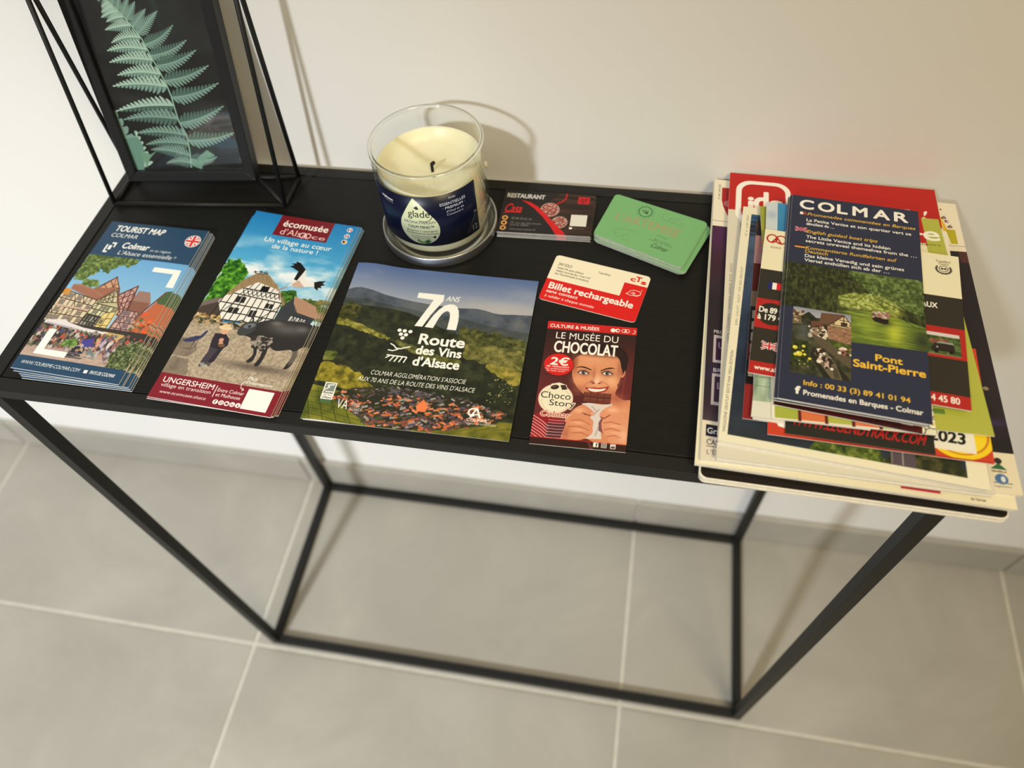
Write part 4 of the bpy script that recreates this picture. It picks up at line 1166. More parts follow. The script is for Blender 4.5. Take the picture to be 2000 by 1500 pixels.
def art_2023():
    a = Art(145, 100, 5, (.93, .92, .88), 27)
    a.text('15 août 2023', .54, .935, .955, .090, BK, .04, .1)
    return a


def art_track():
    a = Art(96, 100, 5, (.15, .15, .13), 28)
    a.soft(.3, .75, .2, .05, (.13, .18, .13), .7)
    a.text('WWW.LEGENDTRACK.COM', .04, .915, .93, .085, (.74, .13, .12), .02, .3, slope=.02)
    return a


def art_lime():
    """yellow-green leaflet: big white letter at the top right"""
    li = (.70, .72, .30)
    a = Art(143, 208, 5, li, 29)
    a.rect(-.02, -.02, .905, .155, (.72, .13, .13)); a.rect(-.02, .14, .90, .19, (.93, .91, .80)); a.rect(.0, -.02, .1, 1.02, (.62, .64, .26))
    a.text('natur', .45, .120, .895, .050, WH, .05); a.text('e', .898, .122, .980, .072, WH, .03); a.text('le jardin des plaisirs', .62, .152, .975, .014, (.45, .42, .2))
    a.rect(-.02, .193, .97, .212, (.84, .47, .22)); a.text('visites et ateliers', .4, .30, .9, .025, WH, .03)
    a.soft(.90, .85, .06, .02, (.62, .63, .25), .3)
    a.rect(.66, .915, .80, .935, (.40, .52, .24))
    return a


def art_pale_green():
    a = Art(80, 192, 5, (.66, .74, .66), 30)
    n = a.fbm(6, 4, 2, .5)
    a.a[:] = a.tex(n, (.50, .60, .50), (.66, .74, .66), (.80, .85, .78))
    for i in range(6):
        a.line([(.0, .66 + i * .04), (.3, .64 + i * .045), (.6, .66 + i * .05)], .01, (.40, .50, .38), .6)
    a.rect(-.02, .93, 1.02, 1.02, (.88, .88, .84)); a.poly([(.22, .755), (.34, .72), (.42, .73), (.32, .785), (.24, .79)], BK)
    r = (.68, .14, .18)
    a.ring(.25, .945, .07, .022, r, ry=.020); a.ring(.36, .948, .07, .022, (.2, .18, .2), ry=.020); a.line([(.24, .965), (.31, .93), (.38, .965)], .02, r)
    return a


def art_tiles():
    a = Art(107, 216, 5, (.93, .91, .84), 31)
    a.rect(0, 0, 1, .6, (.88, .88, .84))
    cols = [(.66, .70, .28), (.85, .46, .28), (.70, .72, .32), (.85, .48, .33), (.66, .70, .28)]
    for i, c in enumerate(cols):
        a.rect(.02 + i * .165, .945, .165 + i * .165, .995, c); a.rect(.165 + i * .165, .94, .185 + i * .165, 1.0, (.38, .13, .1))
    a.rect(.86, .9, 1.02, 1.02, (.92, .91, .82))
    for u, v in ((.90, .935), (.97, .92), (.93, .965), (.985, .96), (.90, .985)):
        a.circ(u, v, .040, (.20, .2, .16)); a.circ(u, v, .034, (.95, .94, .86)); a.circ(u, v, .012, (.9, .8, .3))
    return a


def art_blue_ski():
    a = Art(60, 159, 5, (.20, .50, .72), 32)
    a.grad(0, .5, (.24, .56, .76), (.18, .46, .68)); a.rect(-.02, -.02, .20, 1.02, (.80, .84, .88)); a.soft(.1, .1, .1, .03, (.6, .68, .78), .6)
    a.rect(.60, -.02, 1.02, 1.02, (.16, .38, .56), .5); a.poly([(.55, .18), (.66, .18), (.78, .26), (.78, .36), (.66, .36), (.66, .30), (.60, .36), (.55, .36)], (.86, .90, .92))
    return a


def art_dark_red():
    a = Art(97, 206, 5, (.27, .07, .07), 33)
    a.a[:] = a.tex(a.fbm(4, 4), (.16, .05, .05), (.28, .07, .08), (.36, .12, .10))
    for i, (u, c) in enumerate(((.14, (.5, .1, .1)), (.32, (.55, .48, .46)), (.46, (.46, .10, .10)), (.58, (.52, .50, .54)), (.70, (.55, .10, .16)), (.80, (.16, .28, .16)), (.90, (.80, .78, .76)))):
        a.rect(u - .04, .945, u + .04, .975, c); a.rect(u - .025, .953, u + .025, .962, (.2, .15, .15))
    return a


def art_tour():
    """square black and red leaflet of minibus tours"""
    a = Art(148, 148, 5.5, (.18, .17, .14), 34)
    red = (.70, .14, .13)
    a.rect(-.02, -.02, 1.02, .304, (.93, .91, .80))
    a.ring(.042, .068, .026, .008, red, ry=.030); a.ring(.090, .070, .028, .008, red, ry=.030); a.line([(.040, .100), (.068, .055), (.096, .104)], .008, red); a.line([(.05, .088), (.088, .092)], .005, red)
    a.text('ALSACE', .038, .140, .094, .014, (.5, .3, .28))
    flag_fr(a, .047, .392, .068, .048)
    a.poly([(-.02, .512), (1.02, .512), (1.02, .71), (-.02, .71)], red)
    a.rect(.14, .47, .80, .75, (.18, .17, .14))
    a.ell(.082, .610, .074, .074, (.17, .16, .13))
    a.text('De 89 €', .018, .604, .140, .036, WH, .04); a.text('à 179 €', .014, .652, .140, .036, WH, .04)
    flag_uk(a, .050, .795, .072, .046)
    a.rect(-.02, .924, 1.02, 1.02, red)
    a.text('www.alsace-tours.fr', .026, .972, .30, .026, WH, .04)
    a.text('DÉPARTS RÉGULIERS ET VINS LOCAUX', .25, .390, .880, .034, WH, .04); a.text('du vignoble', .5, .45, .79, .034, WH, .02)
    # van photograph
    a.rect(.62, .555, .975, .690, (.30, .40, .24))
    cov = a._cov(a._edges([(.62, .565), (.975, .565), (.975, .690), (.62, .690)])); a._paint(cov, 0, 1, a.tex(a.fbm(60, 3), (.16, .26, .12), (.27, .36, .18), (.42, .48, .30)))
    a.rect(.62, .553, .972, .575, (.85, .82, .84)); a.specks((.84, .60, .93, .62), 14, .008, [(.6, .4, .3), (.5, .3, .25)])
    a.poly([(.84, .655), (.855, .625), (.87, .612), (.935, .612), (.945, .63), (.948, .668), (.84, .672)], (.17, .13, .12)); a.poly([(.862, .622), (.875, .610), (.94, .610), (.945, .622), (.90, .620)], (.58, .62, .62)); a.circ(.862, .672, .010, (.05, .05, .05)); a.circ(.93, .670, .010, (.05, .05, .05))
    a.circ(.868, .645, .005, (.7, .7, .7)); a.rect(.82, .688, .975, .695, (.55, .45, .33))
    a.text('+33 (0)6 49 74 45 80', .60, .975, .952, .036, WH, .03)
    # travellers mark
    d = (.30, .29, .26)
    a.text("Travellers'", .885, .060, .960, .018, d, .0); a.text('Choice', .898, .078, .948, .016, d)
    a.ring(.922, .105, .022, .004, d, ry=.020); a.ell(.915, .105, .007, .007, d); a.ell(.930, .105, .007, .007, d)
    for i in range(7):
        t = math.radians(100 + i * 18)
        a.ell(.922 + .036 * math.cos(t), .108 + .032 * math.sin(t), .009, .004, d, 1, t + .8); a.ell(.922 - .036 * math.cos(t), .108 + .032 * math.sin(t), .009, .004, d, 1, -t - .8)
    a.text('2021', .908, .146, .936, .011, d, .02)
    return a


def art_boat():
    """dark blue leaflet of guided boat trips"""
    nv = (.165, .19, .29)
    a = Art(99, 209, 6.5, nv, 35)
    # tunnel of trees over green water
    q = [(-.02, .372), (1.02, .366), (1.02, .705), (.47, .712), (-.02, .59)]
    cov = a._cov(a._edges(q)); n = a.fbm(36, 4, 1.5, .8)
    a._paint(cov, 0, 1, a.tex(n, (.09, .11, .06), (.17, .20, .10), (.30, .34, .17)))
    a.foliage([(.45, .37), (1.02, .37), (1.02, .55), (.80, .52), (.62, .47)], (.20, .26, .12), (.32, .40, .20), (.52, .60, .36), 44, .30, .03)
    a.soft(.60, .515, .17, .030, (.60, .66, .30), .9); a.soft(.50, .545, .09, .020, (.62, .66, .40), .8); a.soft(.70, .535, .10, .028, (.66, .74, .28), .8); a.soft(.79, .545, .04, .03, (.80, .82, .42), .7)
    a.foliage([(.38, .50), (.50, .475), (.66, .47), (.80, .50), (.84, .56), (.66, .545), (.50, .56), (.38, .56)], (.30, .38, .14), (.60, .66, .30), (.90, .92, .66), 60, .55, .03, .8)
    w = [(.38, .575), (.60, .560), (.84, .575), (1.02, .60), (1.02, .705), (.47, .712), (.36, .64)]
    cov = a._cov(a._edges(w)); a._paint(cov, 0, 1, a.tex(a.fbm(14, 4, .7, 6), (.28, .36, .14), (.42, .50, .18), (.56, .64, .26)))
    a.soft(.78, .64, .06, .06, (.76, .80, .25), .85); a.soft(.60, .63, .07, .045, (.60, .68, .24), .7); a.soft(.97, .66, .07, .05, (.16, .20, .13), .9); a.soft(.72, .60, .05, .015, (.16, .17, .09), .7)
    a.soft(.40, .60, .05, .04, (.16, .2, .1), .6)
    for s in ((.62, .50, .92, .60), (.66, .49, .98, .58), (.80, .50, .95, .57)):
        a.line([(s[0], s[1]), ((s[0] + s[2]) / 2, (s[1] + s[3]) / 2 - .005), (s[2], s[3])], .005, (.16, .15, .08))
    for i in range(26):
        u = .40 + .5 * a.rng.random(); v = .40 + .12 * a.rng.random()
        a.line([(u, v), (u + .06, v + .02 * a.rng.random())], .003, (.50, .56, .36), .5)
    a.poly([(.628, .578), (.745, .585), (.738, .603), (.72, .608), (.65, .602), (.63, .592)], (.12, .09, .08))
    a.specks((.635, .555, .74, .583), 40, .012, [(.62, .42, .40), (.72, .60, .55), (.40, .30, .28), (.75, .72, .66)], 1)
    a.rect(-.02, -.02, 1.02, .372, nv); a.rect(-.02, .59, .48, 1.02, nv); a.poly([(.47, .712), (1.02, .702), (1.02, 1.02), (.47, 1.02)], nv)
    # inset of the canal
    a.rect(.068, .590, .482, .884, (.24, .25, .20))
    g = a._cov(a._edges([(.068, .590), (.482, .590), (.482, .884), (.068, .884)])); a._paint(g, 0, 1, a.tex(a.fbm(26, 4), (.15, .17, .11), (.24, .25, .18), (.34, .33, .24)))
    a.grad(.590, .628, (.56, .58, .66), (.68, .69, .74), .068, .482)
    a.poly([(.068, .62), (.10, .605), (.15, .64), (.17, .66), (.068, .67)], (.45, .40, .30)); a.specks((.07, .605, .15, .655), 26, .01, [(.75, .68, .55), (.35, .25, .18)])
    a.foliage([(.12, .63), (.18, .605), (.23, .625), (.24, .66), (.14, .67)], (.10, .12, .07), (.16, .18, .10), (.22, .26, .14), 40, .25, .01)
    a.poly([(.20, .645), (.28, .640), (.28, .67), (.20, .67)], (.42, .27, .22))
    a.poly([(.255, .650), (.270, .600), (.432, .594), (.400, .645), (.33, .652)], (.42, .30, .24)); a.poly([(.432, .596), (.482, .632), (.482, .655), (.325, .652)], (.86, .78, .62))
    for q2 in (((.325, .652), (.432, .598), (.482, .634)), ((.345, .646), (.482, .650)), ((.40, .62), (.46, .622)), ((.43, .60), (.43, .648))):
        a.line(q2, .007, (.26, .17, .13))
    a.rect(.41, .630, .455, .646, (.22, .17, .14)); a.circ(.36, .640, .008, (.35, .28, .2)); a.circ(.475, .640, .008, (.35, .28, .2))
    q = [(.315, .655), (.482, .657), (.482, .728), (.32, .712)]
    cov = a._cov(a._edges(q)); a._paint(cov, 0, 1, a.tex(a.fbm(60, 3, 1, 2), (.46, .33, .26), (.60, .45, .36), (.70, .57, .46)))
    a.specks((.18, .665, .31, .72), 70, .010, [(.85, .80, .72), (.6, .5, .42), (.2, .17, .13), (.9, .86, .8)])
    a.foliage([(.30, .72), (.482, .725), (.482, .785), (.38, .755)], (.16, .22, .08), (.30, .36, .14), (.42, .48, .2), 40, .25, .01)
    a.poly([(.20, .70), (.30, .72), (.482, .79), (.482, .83), (.40, .80), (.24, .74)], (.36, .32, .26))
    a.poly([(.22, .76), (.30, .77), (.45, .86), (.482, .884), (.30, .884), (.20, .80)], (.14, .15, .11))
    a.poly([(.22, .775), (.30, .765), (.38, .82), (.425, .884), (.35, .884), (.26, .82)], (.42, .38, .31)); a.poly([(.35, .83), (.39, .84), (.41, .88), (.37, .88)], (.30, .27, .22))
    a.specks((.22, .765, .36, .85), 90, .012, [(.93, .88, .85), (.80, .66, .58), (.2, .15, .13), (.95, .93, .9)], 1, poly=[(.22, .765), (.29, .76), (.38, .83), (.34, .85), (.26, .82)])
    a.specks((.40, .745, .482, .775), 20, .010, [(.9, .86, .84), (.3, .2, .18), (.7, .45, .4)])
    a.soft(.15, .70, .045, .05, (.34, .37, .40), .7)
    a.foliage([(.068, .74), (.18, .74), (.21, .84), (.068, .86)], (.10, .13, .06), (.18, .22, .09), (.28, .32, .12), 40, .2, .01)
    for u, v, r in ((.095, .775, .018), (.125, .800, .024), (.155, .765, .013), (.165, .80, .012), (.20, .815, .012), (.15, .785, .009), (.10, .805, .014)):
        a.ell(u, v, r, r * .45, (.86, .82, .24)); a.ell(u - r * .3, v - r * .1, r * .4, r * .2, (.95, .94, .62))
    a.specks((.08, .82, .2, .86), 8, .006, [(.6, .62, .45)])
    # lettering
    for ch, u in zip('COLMAR', (.068, .215, .368, .490, .653, .815)):
        co, _ = text_tris(ch, .05)
        w2 = (co[:, 0].max() - co[:, 0].min()) * .148
        a.text(ch, u, .072, u + w2, .049, WH, .05)
    ye = (.88, .70, .28)
    a.rect(.070, .092, .103, .107, WH); a.rect(.095, .092, .123, .107, (.66, .26, .22))
    a.text('Promenades commentées en Barques', .130, .108, .967, .0155, ye, .03, .25, slope=.0)
    a.text('La Petite Venise et son quartier vert se', .126, .142, .935, .0155, WH, .03); a.text('dévoilent du …', .126, .163, .345, .0155, WH, .03)
    for q2 in (((.044, .181), (.128, .201)), ((.044, .201), (.128, .181))):
        a.line(q2, .016, (.80, .55, .60))
    a.line([(.042, .191), (.13, .191)], .018, (.72, .36, .42)); a.line([(.086, .181), (.086, .201)], .016, (.72, .36, .42))
    a.text('English guided boat trips', .131, .206, .674, .0165, ye, .03, .25)
    a.text('The Little Venice and its hidden', .130, .235, .774, .0155, WH, .03); a.text('secrets unreveal themselves from the …', .128, .257, .965, .0155, WH, .03)
    a.rect(.046, .276, .130, .281, (.12, .10, .10)); a.rect(.046, .281, .130, .286, (.72, .30, .20)); a.rect(.046, .286, .130, .291, (.90, .75, .35))
    a.text('Kommentierte Rundfahrten auf', .131, .294, .812, .0155, ye, .03, .2); a.text('Deutsch', .128, .313, .300, .0155, ye, .03, .1)
    a.text('Das kleine Venedig und sein grünes', .128, .336, .868, .0155, WH, .03); a.text('Viertel enthüllen sich ab der …', .126, .359, .76, .0155, WH, .03)
    ye2 = (.95, .76, .25)
    a.text('Pont', .647, .776, .826, .027, ye2, .045); a.text('Saint-Pierre', .498, .815, .975, .030, ye2, .045)
    a.text('Info : 00 33 (3) 89 41 01 94', .166, .929, .866, .020, ye2, .03)
    a.text('f', .115, .968, .143, .028, WH, .08); a.text('Promenades en Barques - Colmar', .168, .969, .944, .0195, WH, .035)
    return a


# ================================================================== object helpers
TZ = 0.7515          # table top height
TW, TD = 0.7501, 0.2935
WALL_Y = 0.3045


def link(o, parent=None):
    COL.objects.link(o)
    if parent is not None:
        o.parent = parent
    return o


def tag(o, label=None, cat=None, group=None, kind=None):
    if label: o['label'] = label
    if cat: o['category'] = cat
    if group: o['group'] = group
    if kind: o['kind'] = kind
    return o


def empty(name, loc=(0, 0, 0), rz=0.0):
    o = bpy.data.objects.new(name, None)
    COL.objects.link(o)
    o.location = loc
    o.rotation_euler = (0, 0, rz)
    o.empty_display_size = 0.02
    return o


def mesh_obj(name, bm, mats, parent=None, smooth=False, loc=None):
    me = bpy.data.meshes.new(name)
    bm.normal_update()
    bm.to_mesh(me)
    bm.free()
    for m in (mats if isinstance(mats, (list, tuple)) else [mats]):
        me.materials.append(m)
    if smooth:
        me.shade_smooth()
    o = bpy.data.objects.new(name, me)
    link(o, parent)
    if loc is not None:
        o.location = loc
    return o


def box(bm, lo, hi, bev=0.0):
    xs = (lo[0], hi[0]); ys = (lo[1], hi[1]); zs = (lo[2], hi[2])
    v = [bm.verts.new((x, y, z)) for z in zs for y in ys for x in xs]
    fs = [(0, 2, 3, 1), (4, 5, 7, 6), (0, 1, 5, 4), (2, 6, 7, 3), (0, 4, 6, 2), (1, 3, 7, 5)]
    faces = [bm.faces.new([v[i] for i in f]) for f in fs]
    if bev > 0:
        ed = list({e for f in faces for e in f.edges})
        bmesh.ops.bevel(bm, geom=ed, offset=bev, segments=2, affect='EDGES', profile=0.5)


def rod(bm, a, b, r, n=10, square=False):
    """solid bar between two points"""
    a = Vector(a); b = Vector(b)
    d = (b - a).normalized()
    up = Vector((0, 0, 1)) if abs(d.z) < 0.95 else Vector((0, 1, 0))
    x = d.cross(up).normalized(); y = d.cross(x).normalized()
    rings = []
    for p in (a, b):
        rings.append([bm.verts.new(p + x * (r * math.cos(t)) + y * (r * math.sin(t))) for t in [2 * math.pi * (i + .5 * square) / n for i in range(n)]])
    for i in range(n):
        bm.faces.new([rings[0][i], rings[0][(i + 1) % n], rings[1][(i + 1) % n], rings[1][i]])
    bm.faces.new(rings[0][::-1]); bm.faces.new(rings[1])


def lathe(bm, prof, n=64, c=(0, 0), close=False):
    rings = []
    for r, z in prof:
        if r < 1e-6:
            rings.append([bm.verts.new((c[0], c[1], z))])
        else:
            rings.append([bm.verts.new((c[0] + r * math.cos(2 * math.pi * i / n), c[1] + r * math.sin(2 * math.pi * i / n), z)) for i in range(n)])
    if close:
        rings.append(rings[0])
    for A, B in zip(rings[:-1], rings[1:]):
        for i in range(n):
            j = (i + 1) % n
            if len(A) == 1 and len(B) == 1: continue
            if len(A) == 1: bm.faces.new([A[0], B[j], B[i]])
            elif len(B) == 1: bm.faces.new([A[i], A[j], B[0]])
            else: bm.faces.new([A[i], A[j], B[j], B[i]])
    bmesh.ops.recalc_face_normals(bm, faces=bm.faces)


# ================================================================== room shell
bm = bmesh.new(); box(bm, (-2.6, WALL_Y, 0), (3.4, WALL_Y + 0.12, 2.5))
tag(mesh_obj('wall_back', bm, MAT['wall']), kind='structure', label='off-white painted wall behind the console table')
fl = empty('floor'); tag(fl, kind='structure', label='floor of large grey tiles with pale joints')
bm = bmesh.new(); box(bm, (-2.6, -3.6, -0.05), (3.4, WALL_Y, -0.0015)); mesh_obj('grout', bm, MAT['grout'], fl)
J = 0.0028
gx = [-0.63 - 1.8, -0.63 - 1.2, -0.63 - .6, -0.63, -0.03, 0.57, 1.17, 1.77, 2.37, 2.97]
gy = [-3.0, -2.407, -1.807, -1.207, -0.607, -0.007]
tile_me = None
for j in range(len(gy)):
    y0 = gy[j]; y1 = gy[j + 1] if j + 1 < len(gy) else WALL_Y - 0.001
    me = None
    for i in range(len(gx) - 1):
        if me is None:
            bm = bmesh.new()
            box(bm, (J, J, -0.008), (0.6 - J, (y1 - y0) - J, 0.0), 0.0012)
            o = mesh_obj('tile', bm, MAT['tile'], fl); me = o.data
        else:
            o = bpy.data.objects.new('tile', me); link(o, fl)
        o.location = (gx[i], y0, 0)
bb = empty('baseboard_back', (0, 0, 0)); tag(bb, kind='structure', label='low grey tile baseboard along the foot of the wall')
bm = bmesh.new(); box(bm, (-2.43, WALL_Y - 0.0055, 0.0), (3.0, WALL_Y - 0.0005, 0.0775)); mesh_obj('grout', bm, MAT['grout'], bb)
me = None
for i in range(len(gx) - 1):
    if me is None:
        bm = bmesh.new(); box(bm, (0.0018, WALL_Y - 0.0095, 0.0035), (0.5982, WALL_Y - 0.001, 0.080), 0.0008)
        o = mesh_obj('tile', bm, MAT['tile'], bb); me = o.data
    else:
        o = bpy.data.objects.new('tile', me); link(o, bb)
    o.location = (gx[i], 0, 0)

# ================================================================== console table
S = 0.0125
tab = empty('console_table', (0, 0, 0))
tag(tab, 'narrow black metal console table with a black wood-grain top', 'table')


def bar(name, lo, hi):
    bm = bmesh.new(); box(bm, lo, hi, 0.0007); return mesh_obj(name, bm, MAT['black_metal'], tab)


for x in (0, TW - S):
    for y in (0, TD - S):
        bar('leg', (x, y, S if True else 0), (x + S, y + S, TZ - S))
for z in (0.0, TZ - S):
    nm = 'floor_rail' if z == 0 else 'top_rail'
    bar(nm, (0, 0, z), (TW, S, z + S)); bar(nm, (0, TD - S, z), (TW, TD, z + S))
    bar(nm, (0, S, z), (S, TD - S, z + S)); bar(nm, (TW - S, S, z), (TW, TD - S, z + S))
bm = bmesh.new(); box(bm, (S + .0010, S + .0010, TZ - 0.011), (TW - S - .0010, TD - S - .0010, TZ - 0.0002), 0.0007)
mesh_obj('tabletop', bm, MAT['black_wood'], tab)
for x0, y0 in ((.02, .014), (TW - .05, .014), (.02, TD - .044), (TW - .05, TD - .044)):
    bm = bmesh.new(); box(bm, (x0, y0, TZ - .0125), (x0 + .03, y0 + .03, TZ - .0108)); mesh_obj('bracket', bm, MAT['black_metal'], tab)


# ================================================================== printed matter
def bil(q, u, v):
    (x0, y0), (x1, y1), (x2, y2), (x3, y3) = q       # TL TR BR BL
    return ((x0 * (1 - u) + x1 * u) * (1 - v) + (x3 * (1 - u) + x2 * u) * v,
            (y0 * (1 - u) + y1 * u) * (1 - v) + (y3 * (1 - u) + y2 * u) * v)


def sheet(name, q, z0, z1, mats, parent=None, nx=6, ny=8, bend=None, bend0=None, r=0.0):
    """flat or gently bent printed sheet on the table: top face carries the print, sides show paper.
    q = corners TL, TR, BR, BL in table plan; heights above the table top."""
    cx = sum(p[0] for p in q) / 4; cy = sum(p[1] for p in q) / 4
    org = Vector((cx, cy, TZ + z0))
    bm = bmesh.new()
    uvl = bm.loops.layers.uv.new('UVMap')
    if r > 0:
        W = math.dist(q[0], q[1]); H = math.dist(q[0], q[3])
        pts = []
        for cu, cv, t0 in ((1 - r / W, r / H, -90), (1 - r / W, 1 - r / H, 0), (r / W, 1 - r / H, 90), (r / W, r / H, 180)):
            for k in range(7):
                t = math.radians(t0 + 15 * k)
                pts.append((cu + r / W * math.cos(t), cv + r / H * math.sin(t)))
        top = []; bot = []
        for u, v in pts:
            x, y = bil(q, u, v)
            top.append(bm.verts.new((x - cx, y - cy, z1 - z0))); bot.append(bm.verts.new((x - cx, y - cy, 0)))
        f = bm.faces.new(top[::-1])
        for l in f.loops:
            k = top.index(l.vert); l[uvl].uv = (pts[k][0], 1 - pts[k][1])
        f2 = bm.faces.new(bot); f2.material_index = 1
        n = len(pts)
        for i in range(n):
            s = bm.faces.new([top[i], top[(i + 1) % n], bot[(i + 1) % n], bot[i]]); s.material_index = 1
        bmesh.ops.recalc_face_normals(bm, faces=bm.faces)
    else:
        if bend is None and bend0 is None:
            nx = ny = 1
        T = {}; B = {}
        for j in range(ny + 1):
            for i in range(nx + 1):
                u, v = i / nx, j / ny
                x, y = bil(q, u, v)
                dz = bend(u, v) if bend else 0
                d0 = bend0(u, v) if bend0 else 0
                T[i, j] = bm.verts.new((x - cx, y - cy, z1 - z0 + dz)); B[i, j] = bm.verts.new((x - cx, y - cy, d0))
        for j in range(ny):
            for i in range(nx):
                f = bm.faces.new([T[i, j + 1], T[i + 1, j + 1], T[i + 1, j], T[i, j]])
                for l, (a, b) in zip(f.loops, ((i, j + 1), (i + 1, j + 1), (i + 1, j), (i, j))):
                    l[uvl].uv = (a / nx, 1 - b / ny)
                f = bm.faces.new([B[i, j], B[i + 1, j], B[i + 1, j + 1], B[i, j + 1]]); f.material_index = 1
        def side(seq):
            for (a, b) in zip(seq[:-1], seq[1:]):
                f = bm.faces.new([T[a], T[b], B[b], B[a]]); f.material_index = 1
        side([(i, 0) for i in range(nx + 1)]); side([(nx, j) for j in range(ny + 1)])
        side([(i, ny) for i in range(nx, -1, -1)]); side([(0, j) for j in range(ny, -1, -1)])
        bmesh.ops.recalc_face_normals(bm, faces=bm.faces)
    o = mesh_obj(name, bm, mats, parent)
    o.location = org
    return o


def lerpq(a, b, t):
    return [(p[0] * (1 - t) + s[0] * t, p[1] * (1 - t) + s[1] * t) for p, s in zip(a, b)]


def jit(q, rg, m=0.0012, rot=0.006):
    cx = sum(p[0] for p in q) / 4; cy = sum(p[1] for p in q) / 4
    t = rg.uniform(-rot, rot); dx = rg.uniform(-m, m); dy = rg.uniform(-m, m)
    return [(cx + dx + (x - cx) * math.cos(t) - (y - cy) * math.sin(t), cy + dy + (x - cx) * math.sin(t) + (y - cy) * math.cos(t)) for x, y in q]


def inset(q, d):
    cx = sum(p[0] for p in q) / 4; cy = sum(p[1] for p in q) / 4
    o = []
    for x, y in q:
        L = math.hypot(x - cx, y - cy)
        o.append((x - (x - cx) / L * d, y - (y - cy) / L * d))
    return o


RG = random.Random(5)
ORD = ['top', 'second', 'third', 'fourth', 'fifth', 'sixth', 'seventh', 'eighth', 'ninth', 'tenth', 'eleventh']
PW, PP = MAT['paper_white'], MAT['paper']

# --- tourist map leaflets at the left end
qt = [(0.0269, 0.1919), (0.1269, 0.1897), (0.1225, 0.0149), (0.0225, 0.0194)]
qb = [(0.0327, 0.1887), (0.1317, 0.1867), (0.1324, 0.0131), (0.0331, 0.0134)]
mm = print_mat('tourist_map_print', art_map(), 0.42)
N = 6
for k in range(N):
    t = k / (N - 1)
    q = lerpq(qb, qt, t)
    if 0 < k < N - 1: q = jit(q, RG, .0010, .008)
    o = sheet('leaflet', q, k * .001, k * .001 + .00085, [mm, PW])
    if k == N - 1:
        tag(o, 'blue Colmar tourist map leaflet with half-timbered houses, top copy of its stack', 'leaflet', 'tourist map leaflets')
    elif k == 0:
        tag(o, 'bottom copy of the blue tourist map leaflets, lying on the table', 'leaflet', 'tourist map leaflets')
    else:
        tag(o, 'blue tourist map leaflet, ' + ORD[N - 1 - k] + ' from the top of its stack', 'leaflet', 'tourist map leaflets')

# --- village museum leaflets
qt = [(0.1643, 0.2184), (0.2667, 0.2103), (0.257, 0.0018), (0.1512, 0.0073)]
qb = [(0.1573, 0.2168), (0.27, 0.2119), (0.2598, 0.0067), (0.1499, 0.0085)]
mm = print_mat('village_museum_print', art_eco(), 0.38)
N = 5
for k in range(N):
    t = k / (N - 1)
    q = lerpq(qb, qt, t)
    if 0 < k < N - 1: q = jit(q, RG, .0012, .008)
    top = k == N - 1
    o = sheet('leaflet', q, k * .0012, k * .0012 + .001, [mm, PW], bend=(lambda u, v: .0025 * (1 - u) ** 2 * (1 - v) ** 2) if top else None,
              bend0=(lambda u, v: .0025 * (1 - u) ** 2 * (1 - v) ** 2) if top else None)
    if top:
        tag(o, 'village museum leaflet with ox, stork and farmhouse, top copy of its stack', 'leaflet', 'village museum leaflets')
    elif k == 0:
        tag(o, 'bottom copy of the village museum leaflets with the ox, on the table', 'leaflet', 'village museum leaflets')
    else:
        tag(o, 'village museum leaflet with the ox, ' + ORD[N - 1 - k] + ' from the top of its stack', 'leaflet', 'village museum leaflets')

# --- wine route booklet
q = [(0.278, 0.1689), (0.4397, 0.167), (0.4413, 0.0077), (0.279, 0.0057)]
rb = empty('booklet', (0, 0, 0))
tag(rb, 'square booklet about 70 years of the wine route with a vineyard landscape cover', 'booklet')
mm = print_mat('wine_route_print', art_route(), 0.38)
bf = lambda u, v: .0030 * math.exp(-((u - .08) / .12) ** 2) * (1 - .3 * v) - .0004
sheet('pages', inset(q, .0012), 0, .0014, [PW, PW], rb, 10, 4, bend=lambda u, v: bf(u, v) + .0004, bend0=None)
sheet('cover', q, .0019, .0022, [mm, PW], rb, 20, 6, bend=bf, bend0=bf)

# --- transit ticket
q = [(0.451, 0.2009), (0.5342, 0.1837), (0.5242, 0.1322), (0.4419, 0.149)]
o = sheet('ticket', q, 0, .0008, [print_mat('ticket_print', art_cts(), 0.35), PP], r=.0035)
tag(o, 'red and cream rechargeable transit ticket with rounded corners', 'ticket')

# --- chocolate museum flyers
q = [(0.454, 0.1252), (0.5267, 0.1266), (0.5268, 0.0105), (0.4561, 0.0086)]
mm = print_mat('chocolate_museum_print', art_choc(), 0.36)
q2 = [(x + .0018, y + .0010) for x, y in q]
q2[2] = (q[2][0], q[2][1] + .0005); q2[1] = (q[1][0], q[1][1] + .0002)
o = sheet('flyer', q2, 0, .0006, [mm, PP]); tag(o, 'chocolate museum flyer lying under the upper copy, only its top edge showing', 'flyer', 'chocolate museum flyers')
o = sheet('flyer', q, .0006, .0012, [mm, PP]); tag(o, 'chocolate museum flyer with a smiling woman biting a chocolate bar, upper copy', 'flyer', 'chocolate museum flyers')

# --- restaurant business cards
q = [(0.3924, 0.2752), (0.4768, 0.2754), (0.4774, 0.222), (0.3933, 0.2192)]
mm = print_mat('restaurant_card_print', art_rest(), 0.4)
N = 7
for k in range(N):
    qq = q if k == N - 1 else jit([(x + .001 * (1 - k / N), y - .0012 * (1 - k / N)) for x, y in q], RG, .0006, .010)
    o = sheet('business_card', qq, k * .00071, k * .00071 + .00062, [mm, MAT['card_edge']])
    tag(o, 'dark restaurant business card with pizzas and a red stripe, top of its stack' if k == N - 1 else 'dark restaurant business card, ' + ORD[N - 1 - k] + ' from the top of its stack', 'card', 'restaurant business cards')

